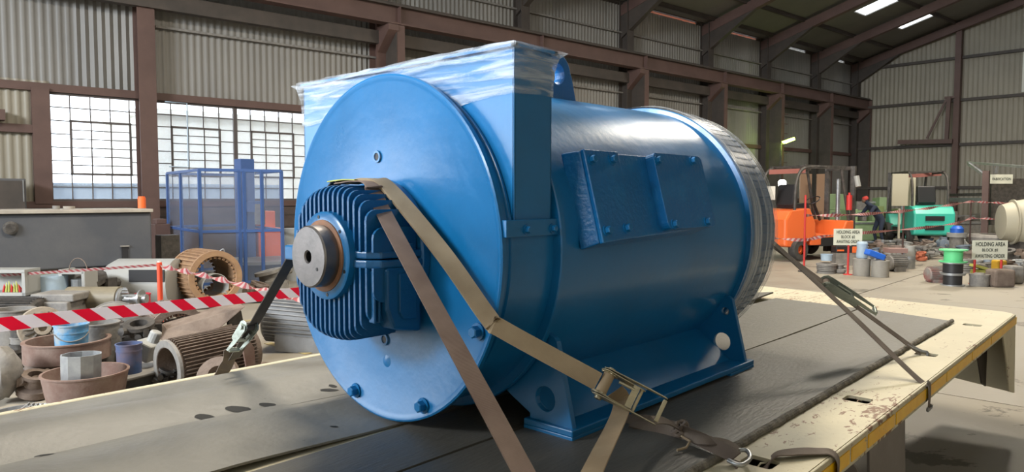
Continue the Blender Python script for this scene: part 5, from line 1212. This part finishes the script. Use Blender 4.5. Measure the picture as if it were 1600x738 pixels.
# signs
def text_obj(txt, c, right, upv, size, mt, parent, name='lettering', xs=1.0):
    cu = bpy.data.curves.new(name, 'FONT'); cu.body = txt; cu.size = size; cu.align_x = 'CENTER'; cu.align_y = 'CENTER'; cu.extrude = .001; cu.offset = size*.012; cu.space_character = 1.05
    o = bpy.data.objects.new(name, cu); COL.objects.link(o)
    right = Vector(right).normalized(); upv = Vector(upv).normalized(); nn = right.cross(upv)
    Mx = Matrix((right*xs, upv, nn)).transposed().to_4x4(); Mx.translation = Vector(c)
    o.data.materials.append(mt)
    dg = bpy.context.evaluated_depsgraph_get(); me = bpy.data.meshes.new_from_object(o.evaluated_get(dg)); 
    bpy.data.objects.remove(o)
    Mp = WM[parent.name].inverted() @ Mx
    me.transform(Mp); no = bpy.data.objects.new(name, me); COL.objects.link(no); no.parent = parent
    if not me.materials: me.materials.append(mt)
    WM[no.name] = WM[parent.name].copy(); return no
RH = Vector((RT.x, RT.y, 0)).normalized(); VZ = Vector((0, 0, 1))
def sign(px, yc, dep, w, h, lines, label, legs, legz0=0, lmt=REDP, skew=0.):
    c = atd(px, yc, dep); rt = empty('holding_area_sign' if legs else 'hanging_sign', Vector((c.x, c.y, 0)) if legs else c, label, 'sign')
    rr_ = (RH+Vector((FW.x, FW.y, 0))*skew).normalized(); nn = -Vector((rr_.y*-1, rr_.x, 0)).normalized()
    if nn.dot(ORG-c) < 0: nn = -nn
    MB().obox(c-rr_*w/2-VZ*h/2, rr_*w, nn*-.012, VZ*h).build('board', SIGNW, rt, bevel=.002)
    for (txt, dz, size, xs) in lines: text_obj(txt, c+VZ*dz+nn*.004, rr_, VZ, size, SIGNK, rt, xs=xs)
    for lx_ in legs: MB().cyl(Vector((c.x, c.y, 0))+rr_*lx_-nn*.03, c+rr_*lx_-nn*.03, .022, 10).build('leg', lmt, rt, smooth=40)
    for lx_ in legs: MB().cyl(Vector((c.x, c.y, 0))+rr_*lx_-nn*.03, Vector((c.x, c.y, .012))+rr_*lx_-nn*.03, .09, 14).build('foot_disc', lmt, rt)
    return rt
sign(1325, 370.5, 14.9, .60, .34, [('HOLDING AREA', .10, .098, .66), ('BLOCK #2', 0, .085, .72), ('AWAITING ORDER', -.10, .09, .60)], 'cream sign reading HOLDING AREA BLOCK #2 on a single red post', [.03])
sign(1547, 391, 13.3, .66, .36, [('HOLDING AREA', .105, .108, .68), ('BLOCK #1', -.002, .082, .78), ('AWAITING ORDER', -.115, .098, .64)], 'cream sign reading HOLDING AREA BLOCK #1 on two red posts', [-.26, .24])
sg3 = sign(1565, 280, 21.5, .68, .28, [('FABRICATION', 0, .11, .78)], 'small cream FABRICATION sign hanging at the right edge', [])
MB().bar(atd(1552, 273, 21.5), atd(1552, 250, 21.5), .012, .012).build('hanger', DARKC, sg3)
# steel boom structure behind the fabrication sign
bm_ = empty('steel_gantry', wz(1541, 21.8), 'rusty steel gantry with a red post and sloping pipes behind the FABRICATION sign', 'gantry')
MB().bar(wz(1541, 21.8), atd(1541, 267, 21.8), .17, .17, (1, 0, 0)).build('post', MAROON, bm_)
MB().bar(atd(1512, 254, 23), atd(1615, 262, 19.5), .07, .07).build('top_pipe', GALV, bm_)
MB().bar(atd(1514, 256, 22.8), atd(1541, 276, 21.8), .09, .09).build('brace', GALV, bm_)
MB().bar(atd(1559, 258, 21.6), atd(1556, 271, 21.6), .06, .06).build('brace', GALV, bm_)
MB().bar(atd(1485, 312, 25), atd(1540, 313, 22), .12, .14).build('cross_beam', GALV, bm_)
MB().bar(atd(1485, 305, 25.5), atd(1540, 304, 22.3), .08, .1).build('cross_beam', DARKC, bm_)
MB().obox(atd(1547, 352, 22.2), RH*1.5, FW*.1, VZ*1.45).build('back_sheet', DARKC, bm_)
# cream vessel at the right edge
vs_ = empty('round_vessel', wz(1600, 19.0), 'cream painted round vessel with a bolted collar at the right edge', 'vessel')
axv = (Vector((RT.x, RT.y, 0))*.95+Vector((FW.x, FW.y, 0))*-.3).normalized(); cv = atd(1562, 347, 19.0)
MB().lathe(cv, axv, [(0, 0), (0, .33), (.02, .46), (.25, .53), (.27, .53), (.27, .60), (.31, .60), (.31, .56), (.6, .62), (1.6, .62)], 36).build('vessel_body', FORKTR, vs_, smooth=35)
MB().obox(cv+axv*.3-VZ*1.0-FW*.3, axv*.6, FW*.6, VZ*.6).build('cradle', DARKC, vs_)
# green machine tools in the far background
def mtool(px0, px1, y0, y1, dep, mt, label, n=4):
    a = wz(px0, dep); b = wz(px1, dep); w_ = (b-a).length; d_ = (b-a).normalized(); zt_ = CAMZ-(y0-307)*dep/1110
    rt = empty('lathe', (a+b)/2, label, 'machine')
    MB().obox(a, d_*w_, FW*.9, VZ*zt_*.62).build('bed', mt, rt, bevel=.03); MB().obox(a+VZ*zt_*.62, d_*w_*.28, FW*.8, VZ*zt_*.38).build('headstock', mt, rt, bevel=.03)
    MB().obox(a+d_*w_*.45+VZ*zt_*.62, d_*w_*.16, FW*.7, VZ*zt_*.2).build('carriage', GREYC, rt, bevel=.02); MB().obox(a+d_*w_*.82+VZ*zt_*.62, d_*w_*.12, FW*.6, VZ*zt_*.3).build('tailstock', mt, rt, bevel=.02)
    MB().cyl(a+d_*w_*.28+VZ*zt_*.8+FW*.35, a+d_*w_*.82+VZ*zt_*.8+FW*.35, .06, 12).build('workpiece', GALV, rt)
    MB().bar(a+d_*w_*.05+VZ*zt_*.55-FW*.03, a+d_*w_*.95+VZ*zt_*.55-FW*.03, .04, .06).build('lead_screw', GALV, rt)
    return rt
mtool(1296, 1392, 303, 360, 29, GREENM, 'pale green lathe behind the orange forklift')
mtool(1330, 1372, 327, 365, 26.5, GREENM, 'shorter green lathe with the worker beside it')
mtool(1372, 1410, 322, 372, 27.5, mat('olive_green_paint', (.20, .26, .10), .5), 'olive green machine left of the teal forklift')
mtool(1226, 1290, 325, 365, 27, mat('blue_grey_machine_paint', (.05, .13, .22), .5), 'blue grey machine seen through the orange forklift')
mtool(1480, 1545, 330, 350, 28, GREYC, 'grey machine in the shade right of the teal forklift')
# worker crouching at the lathe: skinned figure
def person(p, fc_):
    rt = empty('person', p, 'person in dark blue work clothes and a red cap bending over the green lathe', 'person')
    M = Matrix.Rotation(fc_, 3, 'Z'); P0 = Vector(p)
    J = {'pel': (0, 0, .88), 'sp': (.16, 0, 1.10), 'ch': (.34, 0, 1.26), 'nk': (.46, 0, 1.38), 'hd': (.56, 0, 1.48), 'ht': (.62, 0, 1.58),
         'sl': (.36, .2, 1.28), 'el': (.55, .24, 1.02), 'wl': (.78, .14, .98), 'hl': (.88, .10, .97), 'sr': (.36, -.2, 1.28), 'er': (.55, -.24, 1.02), 'wr': (.78, -.14, .98), 'hr': (.88, -.10, .97),
         'tl': (0, .12, .84), 'kl': (.08, .14, .46), 'al': (-.02, .14, .09), 'fl': (.16, .15, .05), 'tr': (0, -.12, .84), 'kr': (.14, -.14, .46), 'ar': (.06, -.14, .09), 'fr': (.24, -.15, .05)}
    rad = {'pel': .15, 'sp': .14, 'ch': .16, 'nk': .06, 'hd': .085, 'ht': .08, 'sl': .08, 'el': .05, 'wl': .035, 'hl': .035, 'sr': .08, 'er': .05, 'wr': .035, 'hr': .035, 'tl': .10, 'kl': .065, 'al': .045, 'fl': .045, 'tr': .10, 'kr': .065, 'ar': .045, 'fr': .045}
    E_ = [('pel', 'sp'), ('sp', 'ch'), ('ch', 'nk'), ('nk', 'hd'), ('hd', 'ht'), ('ch', 'sl'), ('sl', 'el'), ('el', 'wl'), ('wl', 'hl'), ('ch', 'sr'), ('sr', 'er'), ('er', 'wr'), ('wr', 'hr'), ('pel', 'tl'), ('tl', 'kl'), ('kl', 'al'), ('al', 'fl'), ('pel', 'tr'), ('tr', 'kr'), ('kr', 'ar'), ('ar', 'fr')]
    ks = list(J); me = bpy.data.meshes.new('body'); me.from_pydata([M @ Vector(J[k]) for k in ks], [(ks.index(a), ks.index(b)) for a, b in E_], []); me.materials.append(CLOTH)
    o = bpy.data.objects.new('body', me); COL.objects.link(o); o.parent = rt
    sk = o.modifiers.new('skin', 'SKIN'); 
    for i, k in enumerate(ks): me.skin_vertices[0].data[i].radius = (rad[k], rad[k])
    me.skin_vertices[0].data[0].use_root = True
    o.modifiers.new('sub', 'SUBSURF').levels = 1
    W_ = lambda v: P0+M @ Vector(v)
    MB().lathe(W_((.57, 0, 1.56)), M @ Vector((.4, 0, .9)), [(-.02, .1), (.03, .105), (.08, .08), (.1, 0)], 16).build('cap', REDC, rt, smooth=50)
    MB().lathe(W_((.66, 0, 1.49)), M @ Vector((.9, 0, -.2)), [(-.06, .07), (0, .065), (.03, .02)], 12).build('face', SKIN, rt, smooth=50)
    return rt
person(wz(1377, 24.6), TH+R(95))
# lamps
lg_ = empty('lamp', atd(1232, 219, 30), 'yellow green glowing lamp on a tall pole behind the orange forklift', 'lamp')
MB().box(atd(1232, 220, 30), (.45, .3, .12), RzV @ Matrix.Rotation(-.35, 3, 'Y')).build('lamp_head', LAMPG, lg_)
MB().bar(wz(1220, 30.1), atd(1220, 226, 30.1), .07, .07, (1, 0, 0)).build('pole', DARKC, lg_); MB().bar(atd(1220, 226, 30.1), atd(1229, 221, 30), .05, .05).build('arm', DARKC, lg_)
pl2 = bpy.data.lights.new('lamp_glow', 'POINT'); pl2.energy = 25; pl2.color = (.65, 1, .15); po2 = bpy.data.objects.new('lamp_glow', pl2); COL.objects.link(po2); po2.location = atd(1230, 226, 29.8)
lw_ = empty('lamp', atd(1222, 294, 28), 'bright white round lamp above the rear of the orange forklift', 'lamp')
MB().lathe(atd(1222, 299, 28), (0, 0, 1), [(0, .05), (.05, .13), (.38, .15), (.45, .08)], 18).build('lamp_glass', LAMPW, lw_, smooth=50); MB().bar(wz(1222, 28.1), atd(1222, 300, 28.1), .06, .06, (1, 0, 0)).build('pole', DARKC, lw_)
# wooden boards behind the forklift
for i, (px, y, dep, l) in enumerate(((1284, 300, 27, 'brown wooden board standing inside the forklift silhouette'), (1258, 312, 27.5, 'second brown board left of the taller one'))):
    zt_ = CAMZ-(272-307)*dep/1110; solo(MB().obox(wz(px-8, dep), RH*.45, FW*.06, VZ*zt_), 'wooden_board', WOODF, l, 'board')
# ---- holding area scrap
def ret(f, *a, **k): return f(*a, **k)
def flat_stack(p, r, n, mt, label, group=None):
    rt = empty('flange_stack', p, label, 'flange stack', group); z = 0; r_ = random.Random(int(p.x*100))
    for k in range(n):
        h = r_.uniform(.035, .06); rr_ = r*r_.uniform(.8, 1)
        MB().lathe(Vector(p)+Vector((0, 0, z)), (0, 0, 1), [(0, rr_*.4), (0, rr_), (h*.8, rr_), (h*.85, rr_*.7), (h, rr_*.7), (h, rr_*.4)], 22, cap=False).build('flange', mt, rt, smooth=35); z += h
    return rt
def pot(px, y, r, h, mt, label, name='steel_pot', nm='pot', extra=True, group=None):
    p = atz(px, y, 0); rt = empty(name, p, label, nm, group)
    MB().lathe(p, (0, 0, 1), [(0, 0), (0, r*.95), (.02, r), (h-.03, r), (h-.03, r*1.05), (h, r*1.05), (h, r*.9), (h-.01, 0)], 30, cap=False).build('shell', mt, rt, smooth=35)
    if extra: MB().lathe(p+Vector((0, 0, h-.01)), (0, 0, 1), [(0, r*.6), (.03, r*.55), (.04, 0)], 20).build('lid', GREYC, rt, smooth=35)
    return rt
PG = mat('warm_grey_pot_paint', (.34, .32, .28), .5, 0, (.28, .26, .23), 5, .1, 30)
flat_stack(atz(1291, 427, 0), .21, 5, GREYC, 'stack of grey flanges at the left end of holding area block 2')
bucket('bucket', atz(1291, 427, 0)+Vector((0, 0, .27)), .12, .14, PALEBL, 'pale blue bucket on the flange stack', False)
lump(atz(1312, 427, 0), .2, GREYC, 'round grey casting behind the single red sign post', seed=61, n=6, nm='casting')
pot(1346, 431, .165, .36, PG, 'left one of the two large warm grey pots by the sign')
pot(1375, 433, .165, .34, PG, 'right one of the two large warm grey pots by the sign')
p = atz(1346, 431, 0); solo(MB().lathe(p+Vector((0, 0, .37)), (0, 0, 1), [(0, .1), (.05, .12), (.2, .1), (.3, .11), (.34, .09)], 20), 'motor_end', PALEBL, 'pale blue motor end standing on the left grey pot', 'motor part', smooth=30)
p = atz(1375, 433, 0)+Vector((0, 0, .37)); solo(MB().box(p+RH*-.12+Vector((0, 0, .09)), (.36, .2, .12), RzV @ Matrix.Rotation(.35, 3, 'Y')).cyl(p, p+Vector((0, 0, .08)), .1, 14), 'blue_cover', BRIGHTB, 'bright blue crumpled cover lying on the right grey pot', 'cover', bevel=.02)
tb_ = empty('tool_box', atz(1310, 412, 0), 'black and orange tool box behind the flange stack', 'tool box')
p = atz(1306, 415, 0); MB().obox(p+Vector((0, 0, .3)), RH*.62, FW*.28, VZ*.17).build('case', BLACKP, tb_, bevel=.02); MB().obox(p+RH*.38+Vector((0, 0, .3))-FW*.02, RH*.22, FW*.04, VZ*.15).build('latch_panel', FORKO, tb_, bevel=.01); MB().obox(p+RH*.02+Vector((0, 0, .34))-FW*.02, RH*.16, FW*.04, VZ*.04).build('latch', FORKO, tb_)
MB().obox(p, RH*.6, FW*.3, VZ*.3).build('base_box', GREYC, tb_)
fin_motor('grey_motor', atz(1400, 424, 0)+Vector((0, 0, .2)), (RH+FW*.2), .17, .42, GREYC, 'grey finned motor right of the two large pots', 22)
solo(MB().box(atz(1398, 422, 0)+Vector((0, 0, .44)), (.4, .3, .1), RzV), 'pink_tray', mat('pinkish_dusty_tray', (.30, .19, .17), .7), 'pinkish dusty tray lying on the grey finned motor', 'tray')
pc = atz(1421, 420, 0)
solo(MB().cyl(pc, pc+Vector((0, 0, .27)), .115, 22).cyl(pc+Vector((0, 0, .27)), pc+Vector((0, 0, .29)), .12, 22), 'galvanised_can', GALV, 'lower galvanised can standing alone right of the pots', 'can', smooth=35)
solo(MB().cyl(pc+Vector((0, 0, .292)), pc+Vector((0, 0, .52)), .11, 22), 'galvanised_can', PALEC, 'upper dusty can stacked on the galvanised can', 'can', smooth=35)
# reels
pr_ = atz(1488, 446, 0)
def reel(z0, h, rc, rf, mc, mf, label):
    rt = empty('cable_reel', pr_+Vector((0, 0, z0)), label, 'cable reel')
    MB().cyl(pr_+Vector((0, 0, z0+.02)), pr_+Vector((0, 0, z0+h-.02)), rc, 28).build('wound_cable', mc, rt, smooth=35)
    MB().cyl(pr_+Vector((0, 0, z0)), pr_+Vector((0, 0, z0+.02)), rf, 30).build('reel_flange', mf, rt, smooth=35)
    MB().cyl(pr_+Vector((0, 0, z0+h-.02)), pr_+Vector((0, 0, z0+h)), rf, 30).build('reel_flange', mf, rt, smooth=35)
reel(0, .215, .155, .20, BLACKP, GALV, 'bottom cable reel wound with black cable')
reel(.217, .215, .165, .215, BLACKP, GALV, 'middle cable reel of the stack wound with black cable')
reel(.434, .235, .155, .235, GREENF, GREENF, 'green cable reel on top of the stack of reels')
fin_motor('red_grey_motor', atz(1462, 441, 0)+Vector((0, 0, .15)), RH, .15, .36, mat('red_and_grey_casting', (.24, .23, .21), .6, 0, (.26, .07, .06), 5), 'small grey and red motor left of the cable reels', 20)
pot(1530, 447, .16, .22, GREYC, 'grey round pot behind the left leg of sign block 1', name='round_casting', nm='casting')
solo(MB().box(atz(1532, 441, 0)+Vector((0, 0, .28)), (.34, .2, .05), RzV @ Matrix.Rotation(.3, 3, 'Y')).box(atz(1532, 441, 0)+Vector((0, 0, .12)), (.28, .2, .24), RzV), 'lime_cover', HIVIS, 'lime yellow sheet on a block beside the sign posts', 'cover')
solo(MB().box(atz(1562, 448, 0)+Vector((0, 0, .16)), (.38, .3, .32), RzV), 'rust_gearbox', RUSTBR, 'brown gearbox block right behind the right sign leg', 'gearbox', bevel=.04)
solo(MB().box(atz(1582, 443, 0)+Vector((0, 0, .17)), (.26, .3, .34), RzV), 'grey_gearbox', GREYC, 'grey gearbox block at the lower right edge of block 1', 'gearbox', bevel=.04)
solo(MB().box(atz(1560, 438, 0)+Vector((0, 0, .2)), (.2, .2, .40), RzV), 'yellow_motor', YELOX, 'mustard yellow motor top behind the sign block 1', 'motor', bevel=.03)
# rows of scrap: every piece a thing, its own kind and colour
kinds = ['pump casting', 'finned motor', 'flange stack', 'steel pot', 'elbow casting']
bc = atz(1478, 400, 0)
big = [ (1392, 413, .26, GREYC, 'large grey bell casting left of the blue capped pump', 0), (1438, 405, .36, GREYC, 'big grey volute casting below the teal forklift', 0),
        (1440, 408, .22, mat('orange_red_casting', (.42, .12, .06), .7), 'orange red casting below the teal forklift', 4), (1456, 404, .26, PALEC, 'pale grey gearbox right of the orange red casting', 1)]
for i, (px, y, s_, mt, l, k) in enumerate(big): lump(atz(px, y, 0), s_, mt, l, seed=80+i, n=7, nm='pump_casting')
# blue capped pump
p = atz(1494, 398, 0); bp_ = empty('blue_pump', p, 'pump with a bright blue cap in the middle of the scrap rows', 'pump')
MB().cyl(p, p+Vector((0, 0, .5)), .18, 20).build('barrel', GREYC, bp_, smooth=40); MB().cyl(p+Vector((0, 0, .5)), p+Vector((0, 0, .62)), .25, 24).build('flange', PALEC, bp_, smooth=40); MB().lathe(p+Vector((0, 0, .62)), (0, 0, 1), [(0, .17), (.12, .17), (.16, .13), (.2, .1), (.2, 0)], 20).build('cap', BRIGHTB, bp_, smooth=40)
# big tyre like ring
p = atz(1548, 398, 0)
g = MB(); g.lathe(p+Vector((0, 0, .30)), (0, 0, 1), [(0, .3), (0, .55), (.08, .62), (.2, .62), (.28, .55), (.28, .3)], 32, cap=False); g.cyl(p, p+Vector((0, 0, .33)), .4, 20)
solo(g, 'large_ring_casting', GREYC, 'large dark grey ring casting on a base left of the cream vessel', 'casting', smooth=35)
colours = [GREYC, DARKC, RUSTBR, GREYC, PALEC, mat('blue_grey_casting', (.12, .17, .24), .6, 0, (.2, .22, .24), 6), RUSTBR, mat('dusty_pinkish_casting', (.30, .22, .19), .8, 0, (.22, .18, .16), 8), GALV]
cn = {id(GREYC): 'grey', id(DARKC): 'dark', id(RUSTBR): 'brown', id(PALEC): 'pale', id(GALV): 'shiny'}
rr2 = random.Random(12)
cands = []
for (x0, x1, y, n_) in ((1384, 1600, 383, 17), (1384, 1600, 391, 16), (1388, 1476, 399, 8), (1500, 1600, 404, 7), (1382, 1412, 407, 3), (1505, 1600, 414, 6), (1500, 1600, 425, 6), (1545, 1600, 435, 3), (1330, 1392, 392, 7), (1318, 1400, 404, 7), (1352, 1400, 414, 3)):
    for k in range(n_): cands.append((x0+(x1-x0)*(k+.5)/n_+rr2.uniform(-3, 3), y+rr2.uniform(-1.5, 1.5)))
ROWS = []
i0 = 0
for rn, n_ in (('backmost row', 17), ('second row from the back', 16), ('short row below the teal forklift', 8), ('row behind the ring casting', 7), ('cluster left of the green reel', 3), ('row behind sign block 1', 6), ('row level with the green reel', 6), ('front row by the right sign leg', 3), ('back row behind sign block 2', 7), ('middle row behind sign block 2', 7), ('front row behind the warm pots', 3)):
    idx = sorted(range(i0, i0+n_), key=lambda q: cands[q][0])
    ROWS += [(rn, idx.index(q)) for q in range(i0, i0+n_)]; i0 += n_
MN = {}
for q_, w_ in ((GREYC, 'grey'), (DARKC, 'dark oily'), (RUSTBR, 'dusty brown'), (PALEC, 'pale grey'), (GALV, 'shiny metal'), (colours[5], 'blue grey'), (colours[7], 'pinkish')): MN[q_.name] = w_
for i, (px, y) in enumerate(cands):
    p = atz(px, y, 0); mt = colours[i % len(colours)] if rr2.random() < .8 else rr2.choice(colours); s_ = rr2.uniform(.22, .36)
    kk = rr2.randrange(5); gl = 'assorted castings in the holding area rows'; lab = '%s %s, %s from left in the %s' % (MN[mt.name], ('pump casting', 'small motor', 'flange stack', 'open pot', 'pump casting')[kk], ORD[ROWS[i][1]].replace('leftmost', 'first'), ROWS[i][0])
    if kk in (0, 4): lump(p, s_, mt, lab, 'machine part', gl, n=7, nm='pump_casting', seed=200+i)
    elif kk == 1:
        a = rr2.uniform(0, PI); r_ = s_*.5; g = MB(); ax = Vector((math.cos(a), math.sin(a), 0)); c = p+Vector((0, 0, r_*1.15)); yv = Vector((-ax.y, ax.x, 0))
        rt = empty('small_motor', p, lab, 'machine part', gl)
        MB().lathe(c-ax*s_*.6, ax, [(0, r_*.5), (.02, r_*.9), (s_*1.2-.02, r_*.9), (s_*1.2, r_*.4)], 20).build('frame', mt, rt, smooth=35)
        MB().cyl(c-ax*s_*.85, c-ax*s_*.6, r_*.2, 10).build('shaft', GALV, rt)
        MB().box(c+Vector((0, 0, r_)), (r_*.9, r_*.9, r_*.5), Matrix.Rotation(a, 3, 'Z')).build('terminal_box', mt, rt)
        MB().box(p+Vector((0, 0, r_*.12)), (s_*.8, r_*1.7, r_*.24), Matrix.Rotation(a, 3, 'Z')).build('base', mt, rt)
    elif kk == 2: 
        o = flat_stack(p, s_*.55, rr2.randrange(3, 7), mt, lab, gl); o['category'] = 'machine part'
    else:
        g = MB(); g.lathe(p, (0, 0, 1), [(0, s_*.45), (s_*.7, s_*.45), (s_*.7, s_*.55), (s_*.8, s_*.55), (s_*.8, s_*.3), (.03, s_*.3)], 22, cap=False); solo(g, 'open_pot', mt, lab, 'machine part', gl, smooth=35)
# ---- barrier posts and tapes on the right
def rpost(px, y0, y1, label, dep=None, mt=REDP):
    b = atz(px, y1, 0) if dep is None else wz(px, dep); dd = (b-ORG).dot(FW); t = atd(px, y0, dd)
    rt = empty('barrier_post', b, label, 'post'); MB().cyl(b+Vector((0, 0, .03)), Vector((b.x, b.y, t.z)), .022, 10).build('post', mt, rt, smooth=40); MB().cyl(b, b+Vector((0, 0, .03)), .12, 16).build('base', DARKC, rt); return Vector((b.x, b.y, t.z)), dd
t1, d1 = rpost(1256, 305, 425, 'red barrier post in front of the orange forklift')
t2, d2_ = rpost(1413, 322, 400, 'thin dark red post in front of the teal forklift', 17.5, MAROON)
t3, d3_ = rpost(1518, 313, 395, 'far red post where the two barrier tapes turn', 20, MAROON)
def T3_(*l): return [atd(x, y, d) for x, y, d in l]
GT = 'barrier tapes across the holding area'
tape(T3_((1256, 337, d1), (1330, 336, 16), (1413, 330, 17.5), (1470, 323, 18.6), (1518, 315, 20)), .07, 'upper barrier tape from the orange forklift to the far post', mt=TAPEF, twist=3, n=24)
tape(T3_((1200, 372, d1), (1256, 375, d1), (1300, 368, 15.3), (1413, 359, 17.5), (1490, 350, 19), (1518, 341, 20)), .07, 'lower barrier tape passing behind the block 2 sign', mt=TAPEF, twist=3, n=20)
tape(T3_((1518, 315, 20), (1560, 317, 19.2), (1605, 318, 18.6)), .06, 'upper barrier tape right of the far post under the FABRICATION sign', mt=TAPEF, twist=2, n=20)
tape(T3_((1518, 341, 20), (1545, 342, 19.6), (1562, 343, 19.3)), .06, 'lower barrier tape ending at the cream vessel', mt=TAPEF, twist=1, n=20)
